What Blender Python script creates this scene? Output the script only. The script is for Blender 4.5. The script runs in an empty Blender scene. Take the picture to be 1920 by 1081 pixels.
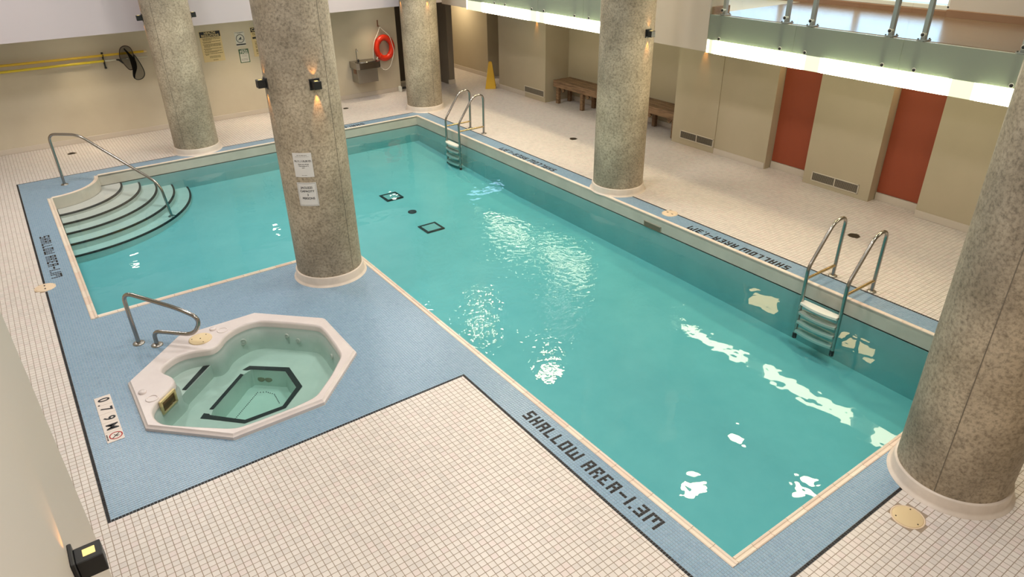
import bpy, math, random
import numpy as np
from mathutils import Vector, Matrix

random.seed(7)
rng = np.random.default_rng(7)
SC = bpy.context.scene
COL = SC.collection

# ------------------------------------------------------------------ camera
CAM = np.array([0.313, -4.838, 4.0])
RGT = np.array([0.8128752365, -0.5822749322, -0.0137750912])
UPV = np.array([0.2886542369, 0.3822036184, 0.8778377558])
FWD = np.array([0.5058780301, 0.7175488118, -0.4787599830])
FPX = 1313.961
cd = bpy.data.cameras.new('camera')
cam = bpy.data.objects.new('camera', cd)
COL.objects.link(cam)
cd.sensor_fit = 'HORIZONTAL'
cd.sensor_width = 36.0
cd.lens = FPX / 1920 * 36.0
cd.clip_start = 0.05
cam.matrix_world = Matrix(((RGT[0], UPV[0], -FWD[0], CAM[0]),
                           (RGT[1], UPV[1], -FWD[1], CAM[1]),
                           (RGT[2], UPV[2], -FWD[2], CAM[2]),
                           (0, 0, 0, 1)))
SC.camera = cam

# ------------------------------------------------------------------ view, sky, large lamps
SC.view_settings.view_transform = 'Standard'
SC.view_settings.look = 'None'
SC.view_settings.exposure = 0.0
SC.view_settings.gamma = 1.0
SC.view_settings.use_curve_mapping = False
SC.cycles.use_denoising = True
SC.cycles.max_bounces = 8
SC.cycles.diffuse_bounces = 4
SC.cycles.glossy_bounces = 4
SC.cycles.transmission_bounces = 6
SC.cycles.transparent_max_bounces = 16
SC.cycles.caustics_reflective = False
SC.cycles.caustics_refractive = False
SC.cycles.sample_clamp_indirect = 6.0

W = bpy.data.worlds.new('daylight')
SC.world = W
W.use_nodes = True
W.node_tree.nodes['Background'].inputs[0].default_value = (0.50, 0.70, 1.0, 1)
W.node_tree.nodes['Background'].inputs[1].default_value = 5.0


def area(name, loc, size, power, color, shape='DISK', rot=(0, 0, 0), sizey=None):
    l = bpy.data.lights.new(name, 'AREA')
    l.shape = shape
    l.size = size
    if sizey:
        l.size_y = sizey
    l.energy = power
    l.color = color
    o = bpy.data.objects.new(name, l)
    o.location = loc
    o.rotation_euler = rot
    COL.objects.link(o)
    return o


WARM = (1.0, 0.84, 0.52)
NEUT = (1.0, 0.955, 0.92)
# round area lights over the hall (ceiling is at 5.2 m, above the frame)
for (x, y) in ((1.0, -3.2), (1.2, 1.5), (1.2, 6.0), (4.4, -3.5), (4.6, 1.6), (4.6, 6.4), (6.7, 8.0), (0.0, 7.4)):  # unseen fill lights, added for general brightness
    area('overhead_area_light', (x, y, 5.12), 0.7, 76, NEUT)  # the last one is added to lift the dim step corner
for (x, y) in ((6.7, -2.6), (6.7, 4.2)):  # more added fill, tinted yellow to warm the right side
    area('overhead_area_light', (x, y, 5.12), 0.7, 76, (1.0, 0.90, 0.70))
for (x, y) in ((8.6, 1.13), (8.6, 5.49), (8.58, 8.3)):  # real ceiling lamps, placed from their reflections in the pool
    area('overhead_area_light', (x, y, 5.12), 0.42, 55, WARM)
for (x, y) in ((10.17, -0.14), (10.32, 1.5)):  # real lamps above the balcony, also mirrored in the pool
    area('overhead_area_light', (x, y, 5.12), 0.36, 30, WARM)
# recessed lamps in the low soffits
for (x, y) in ((1.5, 10.6), (4.5, 10.55), (7.6, 10.7)):
    area('soffit_lamp', (x, y, 2.11), 0.22, 4.5, (1.0, 0.82, 0.55)).data.spread = math.radians(84)
area('soffit_lamp', (10.3, 12.2, 2.115), 0.25, 26, (1.0, 0.82, 0.55))
for y in (1.72, -0.12):
    area('recess_lamp', (10.56, y - 0.09, 2.09), 0.26, 4.5, (1.0, 0.72, 0.34), 'RECTANGLE', (0, math.radians(66), 0), 0.60)


# ------------------------------------------------------------------ helpers
def norm(v):
    v = np.array(v, float)
    n = np.linalg.norm(v)
    return v / n if n > 1e-12 else v


ORG = {}


class MB:
    def __init__(s):
        s.v = []
        s.f = []
        s.sm = []
        s.mi = []
        s.cur = 0

    def add(s, vs, fs, smooth=False):
        o = len(s.v)
        s.v += [tuple(map(float, p)) for p in vs]
        for f in fs:
            s.f.append([i + o for i in f])
            s.sm.append(smooth)
            s.mi.append(s.cur)

    def quad(s, a, b, c, d):
        s.add([a, b, c, d], [(0, 1, 2, 3)])

    def box(s, x0, x1, y0, y1, z0, z1, bev=0.0):
        s.obox(((x0 + x1) / 2, (y0 + y1) / 2, (z0 + z1) / 2), (1, 0, 0), (0, 1, 0), (0, 0, 1),
               (abs(x1 - x0) / 2, abs(y1 - y0) / 2, abs(z1 - z0) / 2), bev)

    def obox(s, c, ax, ay, az, h, bev=0.0):
        c = np.array(c, float)
        A = [norm(ax), norm(ay), norm(az)]
        if bev <= 0:
            vs = []
            for i in (-1, 1):
                for j in (-1, 1):
                    for k in (-1, 1):
                        vs.append(c + A[0] * h[0] * i + A[1] * h[1] * j + A[2] * h[2] * k)
            s.add(vs, [(0, 1, 3, 2), (4, 6, 7, 5), (0, 4, 5, 1), (2, 3, 7, 6), (0, 2, 6, 4), (1, 5, 7, 3)])
            return
        b = min(bev, min(h) * 0.9)
        idx = {}
        vs = []
        for i in (-1, 1):
            for j in (-1, 1):
                for k in (-1, 1):
                    for a in range(3):
                        hh = [h[0] - b, h[1] - b, h[2] - b]
                        hh[a] = h[a]
                        idx[(i, j, k, a)] = len(vs)
                        vs.append(c + A[0] * hh[0] * i + A[1] * hh[1] * j + A[2] * hh[2] * k)
        fs = []
        for a in range(3):
            p, q = [t for t in range(3) if t != a]
            for sg in (-1, 1):
                ring = []
                for (u, w) in ((-1, -1), (1, -1), (1, 1), (-1, 1)):
                    key = [0, 0, 0]
                    key[a] = sg
                    key[p] = u
                    key[q] = w
                    ring.append(idx[(key[0], key[1], key[2], a)])
                fs.append(ring)
        for a in range(3):
            p, q = [t for t in range(3) if t != a]
            for u in (-1, 1):
                for w in (-1, 1):
                    k0 = [0, 0, 0]
                    k1 = [0, 0, 0]
                    k0[a], k1[a] = -1, 1
                    k0[p] = k1[p] = u
                    k0[q] = k1[q] = w
                    fs.append([idx[(*k0, p)], idx[(*k1, p)], idx[(*k1, q)], idx[(*k0, q)]])
        for i in (-1, 1):
            for j in (-1, 1):
                for k in (-1, 1):
                    fs.append([idx[(i, j, k, 0)], idx[(i, j, k, 1)], idx[(i, j, k, 2)]])
        s.add(vs, fs)

    def tube(s, pts, r, n=12, closed=False, caps=True):
        P = [np.array(p, float) for p in pts]
        m = len(P)
        rr = r if hasattr(r, '__len__') else [r] * m
        T = []
        for i in range(m):
            if closed:
                t = P[(i + 1) % m] - P[i - 1]
            else:
                t = P[min(i + 1, m - 1)] - P[max(i - 1, 0)]
            T.append(norm(t))
        u = np.cross(T[0], [0, 0, 1])
        if np.linalg.norm(u) < 1e-3:
            u = np.cross(T[0], [0, 1, 0])
        u = norm(u)
        vs = []
        for i in range(m):
            u = norm(u - T[i] * (u @ T[i]))
            w = np.cross(T[i], u)
            for k in range(n):
                a = 2 * math.pi * k / n
                vs.append(P[i] + rr[i] * (math.cos(a) * u + math.sin(a) * w))
        fs = []
        for i in range(m if closed else m - 1):
            for k in range(n):
                a = i * n + k
                b = i * n + (k + 1) % n
                j = (i + 1) % m
                fs.append((a, b, j * n + (k + 1) % n, j * n + k))
        s.add(vs, fs, True)
        if caps and not closed:
            s.add(vs[:n], [tuple(range(n))[::-1]])
            s.add(vs[-n:], [tuple(range(n))])

    def lathe(s, prof, c, n=32, ax=(0, 0, 1), a0=0.0, smooth=True):
        ax = norm(ax)
        u = np.cross(ax, [1, 0, 0])
        if np.linalg.norm(u) < 1e-3:
            u = np.cross(ax, [0, 1, 0])
        u = norm(u)
        w = np.cross(ax, u)
        c = np.array(c, float)
        vs = []
        for (r, z) in prof:
            for k in range(n):
                a = a0 + 2 * math.pi * k / n
                vs.append(c + ax * z + r * (math.cos(a) * u + math.sin(a) * w))
        fs = []
        for i in range(len(prof) - 1):
            for k in range(n):
                fs.append((i * n + k, i * n + (k + 1) % n, (i + 1) * n + (k + 1) % n, (i + 1) * n + k))
        s.add(vs, fs, smooth)
        if prof[-1][0] > 1e-4:
            s.add(vs[-n:], [tuple(range(n))])
        if prof[0][0] > 1e-4:
            s.add(vs[:n], [tuple(range(n))[::-1]])

    def prism(s, poly, z0, z1, cap0=True, cap1=True):
        n = len(poly)
        vs = [(p[0], p[1], z0) for p in poly] + [(p[0], p[1], z1) for p in poly]
        s.add(vs, [(i, (i + 1) % n, n + (i + 1) % n, n + i) for i in range(n)])
        if cap1:
            s.add(vs[n:], [tuple(range(n))])
        if cap0:
            s.add(vs[:n], [tuple(range(n))[::-1]])

    def rings(s, rgs, smooth=True, cap_end=False):
        n = len(rgs[0])
        vs = [p for r in rgs for p in r]
        fs = []
        for i in range(len(rgs) - 1):
            for k in range(n):
                fs.append((i * n + k, i * n + (k + 1) % n, (i + 1) * n + (k + 1) % n, (i + 1) * n + k))
        s.add(vs, fs, smooth)
        if cap_end:
            s.add(rgs[-1], [tuple(range(n))])

    def mesh(s, name, off=(0, 0, 0)):
        me = bpy.data.meshes.new(name)
        me.from_pydata([(p[0] - off[0], p[1] - off[1], p[2] - off[2]) for p in s.v], [], s.f)
        me.polygons.foreach_set('use_smooth', s.sm)
        me.polygons.foreach_set('material_index', s.mi)
        me.update()
        return me

    def build(s, name, mat, parent=None, loc=None):
        if parent is not None:
            off = ORG[parent.name]
        else:
            off = np.array(loc if loc is not None else (0, 0, 0), float)
        me = s.mesh(name, off)
        for m in (mat if isinstance(mat, (list, tuple)) else [mat]):
            me.materials.append(m)
        o = bpy.data.objects.new(name, me)
        COL.objects.link(o)
        if parent is not None:
            o.parent = parent
        else:
            o.location = off
        ORG[o.name] = off
        return o


def thing(name, label, cat, loc=(0, 0, 0), group=None, rz=0.0):
    o = bpy.data.objects.new(name, None)
    COL.objects.link(o)
    o.empty_display_size = 0.1
    o.location = loc
    o.rotation_euler = (0, 0, rz)
    o['label'] = label
    o['category'] = cat
    if group:
        o['group'] = group
    ORG[o.name] = np.array(loc, float)
    return o


def tag(o, label, cat, group=None):
    o['label'] = label
    o['category'] = cat
    if group:
        o['group'] = group
    return o


def structure(o):
    o['kind'] = 'structure'
    return o


def stuff(o):
    o['kind'] = 'stuff'
    return o


def copy_tree(o, label=None, loc=None, rz=None):
    r = o.copy()
    COL.objects.link(r)
    if label:
        r['label'] = label
    if loc is not None:
        r.location = loc
    if rz is not None:
        r.rotation_euler = (0, 0, rz)
    for ch in list(o.children):
        c = ch.copy()
        COL.objects.link(c)
        c.parent = r
        for g in list(ch.children):
            d = g.copy()
            COL.objects.link(d)
            d.parent = c
    return r


def fillet(pts, r, n=6):
    P = [np.array(p, float) for p in pts]
    out = [P[0]]
    for i in range(1, len(P) - 1):
        a, b, c = P[i - 1], P[i], P[i + 1]
        rad = r[i - 1] if hasattr(r, '__len__') else r
        d1, d2 = norm(a - b), norm(c - b)
        t = min(rad, np.linalg.norm(a - b) * 0.49, np.linalg.norm(c - b) * 0.49)
        p0, p2 = b + d1 * t, b + d2 * t
        for k in range(n + 1):
            u = k / n
            out.append((1 - u) ** 2 * p0 + 2 * u * (1 - u) * b + u * u * p2)
    out.append(P[-1])
    return out


def arc(c, r, a0, a1, n):
    return [(c[0] + r * math.cos(a0 + (a1 - a0) * k / n), c[1] + r * math.sin(a0 + (a1 - a0) * k / n)) for k in range(n + 1)]


def text_geo(body, size, bold=0.0, align='CENTER'):
    cu = bpy.data.curves.new('lettering', 'FONT')
    cu.body = body
    cu.size = size
    cu.align_x = align
    cu.align_y = 'CENTER'
    cu.offset = bold
    cu.resolution_u = 3
    ob = bpy.data.objects.new('lettering', cu)
    me = bpy.data.meshes.new_from_object(ob)
    vs = [tuple(v.co) for v in me.vertices]
    fs = [tuple(p.vertices) for p in me.polygons]
    bpy.data.objects.remove(ob)
    bpy.data.meshes.remove(me)
    bpy.data.curves.remove(cu)
    return vs, fs


def put_text(mb, body, size, fn, at=(0, 0), bold=0.0, align='CENTER', sx=1.0):
    vs, fs = text_geo(body, size, bold, align)
    mb.add([fn(at[0] + v[0] * sx, at[1] + v[1]) for v in vs], fs)


# ------------------------------------------------------------------ materials
def mat(name, color, rough=0.5, metal=0.0, spec=0.5):
    m = bpy.data.materials.new(name)
    m.use_nodes = True
    b = m.node_tree.nodes['Principled BSDF']
    b.inputs['Base Color'].default_value = (*color, 1)
    b.inputs['Roughness'].default_value = rough
    b.inputs['Metallic'].default_value = metal
    b.inputs['Specular IOR Level'].default_value = spec
    return m


def nd(m, t, **kw):
    n = m.node_tree.nodes.new(t)
    for k, v in kw.items():
        setattr(n, k, v)
    return n


def lk(m, a, ao, b, bi):
    m.node_tree.links.new(a.outputs[ao], b.inputs[bi])


def bsdf(m):
    return m.node_tree.nodes['Principled BSDF']


def noise_col(m, stops, scale=8.0, detail=6.0, rough=0.6, coord='Object', bump=0.0, stretch=None, lo=0.3, hi=0.7):
    tc = nd(m, 'ShaderNodeTexCoord')
    mp = nd(m, 'ShaderNodeMapping')
    if stretch:
        mp.inputs['Scale'].default_value = stretch
    lk(m, tc, coord, mp, 'Vector')
    nz = nd(m, 'ShaderNodeTexNoise')
    nz.inputs['Scale'].default_value = scale
    nz.inputs['Detail'].default_value = detail
    nz.inputs['Roughness'].default_value = rough
    lk(m, mp, 0, nz, 'Vector')
    cr = nd(m, 'ShaderNodeValToRGB')
    e = cr.color_ramp.elements
    n = len(stops)
    while len(e) < n:
        e.new(0.5)
    for i, c in enumerate(stops):
        e[i].position = lo + (hi - lo) * i / max(1, n - 1)
        e[i].color = (*c, 1)
    lk(m, nz, 'Fac', cr, 'Fac')
    lk(m, cr, 'Color', bsdf(m), 'Base Color')
    if bump:
        bp = nd(m, 'ShaderNodeBump')
        bp.inputs['Strength'].default_value = bump
        bp.inputs['Distance'].default_value = 0.01
        lk(m, nz, 'Fac', bp, 'Height')
        lk(m, bp, 'Normal', bsdf(m), 'Normal')
    return cr, nz


def tile_mat(name, cols, rough=0.35):
    m = mat(name, cols[0], rough)
    g = nd(m, 'ShaderNodeNewGeometry')
    oi = nd(m, 'ShaderNodeObjectInfo')
    ad = nd(m, 'ShaderNodeMath', operation='ADD')
    lk(m, g, 'Random Per Island', ad, 0)
    lk(m, oi, 'Random', ad, 1)
    fr = nd(m, 'ShaderNodeMath', operation='FRACT')
    lk(m, ad, 0, fr, 0)
    cr = nd(m, 'ShaderNodeValToRGB')
    e = cr.color_ramp.elements
    while len(e) < len(cols):
        e.new(0.5)
    for i, c in enumerate(cols):
        e[i].position = i / (len(cols) - 1)
        e[i].color = (*c, 1)
    lk(m, fr, 0, cr, 'Fac')
    lk(m, cr, 'Color', bsdf(m), 'Base Color')
    return m


M = {}
M['tile'] = tile_mat('white_tile', [(0.64, 0.585, 0.55), (0.69, 0.63, 0.585), (0.72, 0.66, 0.615), (0.695, 0.60, 0.57)], 0.38)
M['grout'] = mat('grout', (0.34, 0.265, 0.20), 0.9)
M['mosaic'] = tile_mat('blue_tile', [(0.215, 0.33, 0.455), (0.25, 0.37, 0.495), (0.235, 0.365, 0.48), (0.275, 0.39, 0.515)], 0.32)
M['mosaic_grout'] = mat('mosaic_grout', (0.40, 0.46, 0.50), 0.85)
M['black_tile'] = tile_mat('black_tile', [(0.012, 0.011, 0.012), (0.03, 0.027, 0.028), (0.018, 0.016, 0.017)], 0.5)
bsdf(M['black_tile']).inputs['Specular IOR Level'].default_value = 0.2
M['coping'] = tile_mat('coping_tile', [(0.70, 0.58, 0.47), (0.78, 0.68, 0.57), (0.72, 0.56, 0.46), (0.76, 0.67, 0.55)], 0.35)
M['band'] = mat('cream_band_tile', (0.62, 0.60, 0.53), 0.3)
noise_col(M['band'], [(0.47, 0.455, 0.39), (0.55, 0.53, 0.46)], 3.0, bump=0.0)
M['basin'] = mat('aqua_basin', (0.38, 0.80, 0.76), 0.6)
noise_col(M['basin'], [(0.36, 0.62, 0.61), (0.42, 0.67, 0.65)], 2.5, 6)
M['step'] = mat('pale_step', (0.72, 0.72, 0.64), 0.6)
noise_col(M['step'], [(0.78, 0.78, 0.70), (0.88, 0.87, 0.78)], 4.0, 8)
M['black_rubber'] = mat('black_strip', (0.006, 0.010, 0.012), 0.6)
M['grate'] = mat('pale_grate', (0.55, 0.75, 0.72), 0.5)
M['concrete'] = mat('concrete', (0.3, 0.27, 0.22), 0.6)
m = M['concrete']
cr, nz = noise_col(m, [(0.30, 0.25, 0.18), (0.40, 0.337, 0.252), (0.50, 0.43, 0.33)], 2.2, 15, 0.72, lo=0.34, hi=0.66, bump=0.25)
n2 = nd(m, 'ShaderNodeTexNoise')
n2.inputs['Scale'].default_value = 38
n2.inputs['Detail'].default_value = 8
n2.inputs['Roughness'].default_value = 0.7
tc = nd(m, 'ShaderNodeTexCoord')
lk(m, tc, 'Object', n2, 'Vector')
cr2 = nd(m, 'ShaderNodeValToRGB')
cr2.color_ramp.elements[0].position = 0.30
cr2.color_ramp.elements[0].color = (0.28, 0.27, 0.25, 1)
cr2.color_ramp.elements[1].position = 0.56
cr2.color_ramp.elements[1].color = (1.06, 1.06, 1.06, 1)
lk(m, n2, 'Fac', cr2, 'Fac')
mx = nd(m, 'ShaderNodeMix', data_type='RGBA', blend_type='MULTIPLY')
mx.inputs['Factor'].default_value = 0.85
lk(m, cr, 'Color', mx, 6)
lk(m, cr2, 'Color', mx, 7)
n3 = nd(m, 'ShaderNodeTexNoise')
n3.inputs['Scale'].default_value = 1.1
n3.inputs['Detail'].default_value = 5
mp3 = nd(m, 'ShaderNodeMapping')
mp3.inputs['Scale'].default_value = (1, 1, 0.6)
mp3.inputs['Location'].default_value = (3.1, 1.2, 5.0)
oi = nd(m, 'ShaderNodeObjectInfo')
lk(m, tc, 'Object', mp3, 'Vector')
lk(m, mp3, 0, n3, 'Vector')
cr3 = nd(m, 'ShaderNodeValToRGB')
cr3.color_ramp.elements[0].position = 0.36
cr3.color_ramp.elements[0].color = (0.72, 0.71, 0.70, 1)
cr3.color_ramp.elements[1].position = 0.60
cr3.color_ramp.elements[1].color = (1.15, 1.12, 1.08, 1)
lk(m, n3, 'Fac', cr3, 'Fac')
mx2 = nd(m, 'ShaderNodeMix', data_type='RGBA', blend_type='MULTIPLY')
mx2.inputs['Factor'].default_value = 1.0
lk(m, mx, 2, mx2, 6)
lk(m, cr3, 'Color', mx2, 7)
lk(m, mx2, 2, bsdf(m), 'Base Color')
M['seam'] = mat('concrete_seam', (0.17, 0.145, 0.11), 0.9)
M['curb'] = mat('cream_curb', (0.66, 0.57, 0.49), 0.4)
noise_col(M['curb'], [(0.60, 0.52, 0.45), (0.71, 0.62, 0.54)], 6)
M['wall'] = mat('beige_paint', (0.47, 0.41, 0.325), 0.75)
noise_col(M['wall'], [(0.57, 0.50, 0.385), (0.61, 0.54, 0.42)], 1.6, 4)
M['wall_r'] = mat('warm_beige_paint', (0.47, 0.39, 0.27), 0.75)
noise_col(M['wall_r'], [(0.455, 0.39, 0.275), (0.485, 0.415, 0.295)], 1.6, 4)
M['wall_pale'] = mat('pale_paint', (0.56, 0.495, 0.515), 0.75)
M['fascia_paint'] = mat('fascia_paint', (0.58, 0.50, 0.42), 0.75)
M['near_wall'] = mat('near_wall_paint', (0.52, 0.465, 0.40), 0.55)
M['baseboard'] = mat('cream_base_tile', (0.60, 0.53, 0.45), 0.4)
M['red'] = mat('red_panel_paint', (0.30, 0.060, 0.022), 0.6)
M['ceiling'] = mat('ceiling_paint', (0.62, 0.60, 0.58), 0.8)
M['door'] = mat('dark_brown_door', (0.055, 0.038, 0.024), 0.5)
M['pier'] = mat('taupe_paint', (0.20, 0.165, 0.125), 0.7)
M['steel'] = mat('stainless_steel', (0.36, 0.335, 0.31), 0.2, 1.0)
M['brushed'] = mat('brushed_steel', (0.40, 0.38, 0.345), 0.35, 1.0)
M['post'] = mat('grey_steel', (0.34, 0.355, 0.375), 0.45, 0.3)
M['black'] = mat('black_metal', (0.010, 0.010, 0.010), 0.45)
M['white_plastic'] = mat('white_plastic', (0.75, 0.75, 0.68), 0.4)
M['paper'] = mat('white_paper', (0.74, 0.71, 0.68), 0.7)
M['ink'] = mat('black_ink', (0.015, 0.015, 0.02), 0.7)
M['grey_ink'] = mat('grey_ink', (0.30, 0.28, 0.26), 0.7)
M['yellow_board'] = mat('pale_yellow_board', (0.66, 0.52, 0.27), 0.6)
M['white_board'] = mat('white_board', (0.62, 0.60, 0.54), 0.6)
M['green_board'] = mat('green_print', (0.035, 0.10, 0.045), 0.6)
M['red_ink'] = mat('red_print', (0.42, 0.02, 0.02), 0.6)
M['plate'] = mat('depth_plate', (0.72, 0.63, 0.57), 0.45)
M['cover'] = mat('cream_cover', (0.74, 0.58, 0.42), 0.5)
M['cover_yellow'] = mat('yellowed_cover', (0.72, 0.56, 0.33), 0.45)
M['drain'] = mat('bronze_drain', (0.06, 0.045, 0.03), 0.5, 0.4)
M['yellow'] = mat('yellow_pole', (0.72, 0.47, 0.03), 0.35)
M['sign_yellow'] = mat('yellow_plastic', (0.72, 0.42, 0.01), 0.45)
M['ring'] = mat('red_orange_ring', (0.70, 0.030, 0.006), 0.35)
M['rope'] = mat('white_rope', (0.74, 0.70, 0.63), 0.8)
M['wood'] = mat('weathered_wood', (0.20, 0.11, 0.055), 0.7)
noise_col(M['wood'], [(0.10, 0.055, 0.028), (0.22, 0.13, 0.068), (0.30, 0.185, 0.10)], 5, 8, 0.6, stretch=(6, 0.7, 6), bump=0.2)
M['trimwood'] = mat('brown_trim', (0.24, 0.115, 0.065), 0.5)
M['woodfloor'] = mat('brown_wood_floor', (0.22, 0.13, 0.085), 0.22)
noise_col(M['woodfloor'], [(0.13, 0.075, 0.05), (0.20, 0.125, 0.085), (0.27, 0.175, 0.12)], 4, 8, 0.6, stretch=(8, 0.8, 1))
M['slat'] = mat('vent_slat', (0.42, 0.37, 0.29), 0.5)
M['duct'] = mat('vent_duct', (0.10, 0.085, 0.065), 0.7)
M['vent_frame'] = mat('vent_frame', (0.66, 0.60, 0.50), 0.5)
M['shell'] = mat('acrylic_shell', (0.70, 0.62, 0.60), 0.28)
noise_col(M['shell'], [(0.66, 0.585, 0.575), (0.73, 0.66, 0.64)], 5, 6)
M['tub'] = mat('tub_shell', (0.66, 0.72, 0.66), 0.35)
noise_col(M['tub'], [(0.60, 0.68, 0.61), (0.70, 0.76, 0.69)], 3, 6)
M['frost'] = mat('frosted_glass', (0.31, 0.335, 0.295), 0.4)
m = M['frost']
bsdf(m).inputs['Alpha'].default_value = 0.78
tl = nd(m, 'ShaderNodeBsdfTranslucent')
tl.inputs['Color'].default_value = (0.60, 0.74, 0.54, 1)
mxs = nd(m, 'ShaderNodeMixShader')
mxs.inputs[0].default_value = 0.26
lk(m, bsdf(m), 0, mxs, 1)
lk(m, tl, 0, mxs, 2)
lk(m, mxs, 0, m.node_tree.nodes['Material Output'], 'Surface')
M['tube'] = mat('fluorescent_tube', (0.9, 0.9, 0.85), 0.4)
bsdf(M['tube']).inputs['Emission Color'].default_value = (0.90, 1.0, 0.72, 1)
bsdf(M['tube']).inputs['Emission Strength'].default_value = 5.0
M['window_white'] = mat('white_frame', (0.75, 0.76, 0.80), 0.5)

# lit frosted band of the balcony glass (tube glow and its dim gaps are put into the glass as emission)
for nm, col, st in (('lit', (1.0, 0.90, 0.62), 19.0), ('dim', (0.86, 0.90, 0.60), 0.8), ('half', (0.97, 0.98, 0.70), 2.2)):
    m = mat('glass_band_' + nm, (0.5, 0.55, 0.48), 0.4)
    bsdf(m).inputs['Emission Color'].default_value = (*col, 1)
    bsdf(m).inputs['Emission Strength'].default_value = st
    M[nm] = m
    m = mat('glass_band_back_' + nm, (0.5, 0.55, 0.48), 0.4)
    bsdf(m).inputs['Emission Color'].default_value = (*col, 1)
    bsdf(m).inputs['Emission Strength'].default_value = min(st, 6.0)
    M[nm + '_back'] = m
m = mat('lamp_lens', (0.35, 0.28, 0.10), 0.4)
bsdf(m).inputs['Emission Color'].default_value = (1.0, 0.76, 0.26, 1)
bsdf(m).inputs['Emission Strength'].default_value = 0.95
M['lens'] = m
m = mat('downlight_lens', (0.8, 0.8, 0.75), 0.3)
bsdf(m).inputs['Emission Color'].default_value = (1.0, 0.90, 0.72, 1)
bsdf(m).inputs['Emission Strength'].default_value = 22.0
M['downlight'] = m


def glass(name, tint, refl=1.0):
    m = bpy.data.materials.new(name)
    m.use_nodes = True
    nt = m.node_tree
    nt.nodes.clear()
    out = nd(m, 'ShaderNodeOutputMaterial')
    mixs = nd(m, 'ShaderNodeMixShader')
    tr = nd(m, 'ShaderNodeBsdfTransparent')
    tr.inputs['Color'].default_value = (*tint, 1)
    gl = nd(m, 'ShaderNodeBsdfGlossy')
    gl.inputs['Roughness'].default_value = 0.02
    fr = nd(m, 'ShaderNodeFresnel')
    fr.inputs['IOR'].default_value = 1.45
    lk(m, fr, 0, mixs, 0)
    lk(m, tr, 0, mixs, 1)
    lk(m, gl, 0, mixs, 2)
    lk(m, mixs, 0, out, 'Surface')
    return m


M['glass'] = glass('clear_glass', (0.95, 0.98, 0.96))


def net_mat(name, a):
    m = bpy.data.materials.new(name)
    m.use_nodes = True
    nt = m.node_tree
    nt.nodes.clear()
    out = nd(m, 'ShaderNodeOutputMaterial')
    mixs = nd(m, 'ShaderNodeMixShader')
    mixs.inputs[0].default_value = a
    tr = nd(m, 'ShaderNodeBsdfTransparent')
    df = nd(m, 'ShaderNodeBsdfDiffuse')
    df.inputs['Color'].default_value = (0.012, 0.011, 0.010, 1)
    lk(m, tr, 0, mixs, 1)
    lk(m, df, 0, mixs, 2)
    lk(m, mixs, 0, out, 'Surface')
    return m


M['net'] = net_mat('net_mesh', 0.55)


def water_mat(name, absorb, density, ripple):
    m = bpy.data.materials.new(name)
    m.use_nodes = True
    nt = m.node_tree
    nt.nodes.clear()
    out = nd(m, 'ShaderNodeOutputMaterial')
    mixs = nd(m, 'ShaderNodeMixShader')
    tr = nd(m, 'ShaderNodeBsdfTransparent')
    gl = nd(m, 'ShaderNodeBsdfGlossy')
    gl.inputs['Roughness'].default_value = 0.015
    fr = nd(m, 'ShaderNodeFresnel')
    fr.inputs['IOR'].default_value = 1.333
    va = nd(m, 'ShaderNodeVolumeAbsorption')
    va.inputs['Color'].default_value = (*absorb, 1)
    va.inputs['Density'].default_value = density
    geo = nd(m, 'ShaderNodeNewGeometry')
    nz = nd(m, 'ShaderNodeTexNoise')
    nz.inputs['Scale'].default_value = 3.2
    nz.inputs['Detail'].default_value = 2.0
    lk(m, geo, 'Position', nz, 'Vector')
    bp = nd(m, 'ShaderNodeBump')
    bp.inputs['Strength'].default_value = 1.0
    bp.inputs['Distance'].default_value = 0.0055
    lk(m, nz, 'Fac', bp, 'Height')
    last = bp
    if ripple:
        ds = nd(m, 'ShaderNodeVectorMath', operation='DISTANCE')
        ds.inputs[1].default_value = (4.95, 1.7, -0.185)
        lk(m, geo, 'Position', ds, 0)
        mr = nd(m, 'ShaderNodeMapRange')
        mr.inputs['From Min'].default_value = 1.5
        mr.inputs['From Max'].default_value = 2.6
        mr.inputs['To Min'].default_value = 1.0
        mr.inputs['To Max'].default_value = 0.0
        lk(m, ds, 'Value', mr, 'Value')
        n2 = nd(m, 'ShaderNodeTexNoise')
        n2.inputs['Scale'].default_value = 12.0
        n2.inputs['Detail'].default_value = 2.0
        lk(m, geo, 'Position', n2, 'Vector')
        mu = nd(m, 'ShaderNodeMath', operation='MULTIPLY')
        lk(m, n2, 'Fac', mu, 0)
        lk(m, mr, 0, mu, 1)
        b2 = nd(m, 'ShaderNodeBump')
        b2.inputs['Strength'].default_value = 1.0
        b2.inputs['Distance'].default_value = 0.0062
        lk(m, mu, 0, b2, 'Height')
        lk(m, bp, 'Normal', b2, 'Normal')
        last = b2
    lk(m, last, 'Normal', gl, 'Normal')
    lk(m, last, 'Normal', fr, 'Normal')
    lk(m, fr, 0, mixs, 0)
    lk(m, tr, 0, mixs, 1)
    lk(m, gl, 0, mixs, 2)
    lk(m, mixs, 0, out, 'Surface')
    lk(m, va, 0, out, 'Volume')
    return m


M['water'] = water_mat('pool_water', (0.30, 0.86, 0.91), 0.85, True)
M['tub_water'] = water_mat('tub_water', (0.35, 0.84, 0.78), 0.8, False)

# ------------------------------------------------------------------ dimensions
XL, XF, YB, YN = 0.425, 7.45, 8.80, -2.945       # pool walls
XP, YP = 3.485, 3.465                            # peninsula corner walls
ARC_C, ARC_R = (0.42, 8.80), 0.765
ZW = -0.185                                      # water level
TUB_C = (1.455, 1.385)
X0, X1, Y0, Y1 = -2.5, 12.4, -7.0, 13.6          # room
COLS = [(2.98, 9.30), (2.985, 2.90), (7.95, 9.30), (7.87, 2.893), (5.483, -3.446)]


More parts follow.
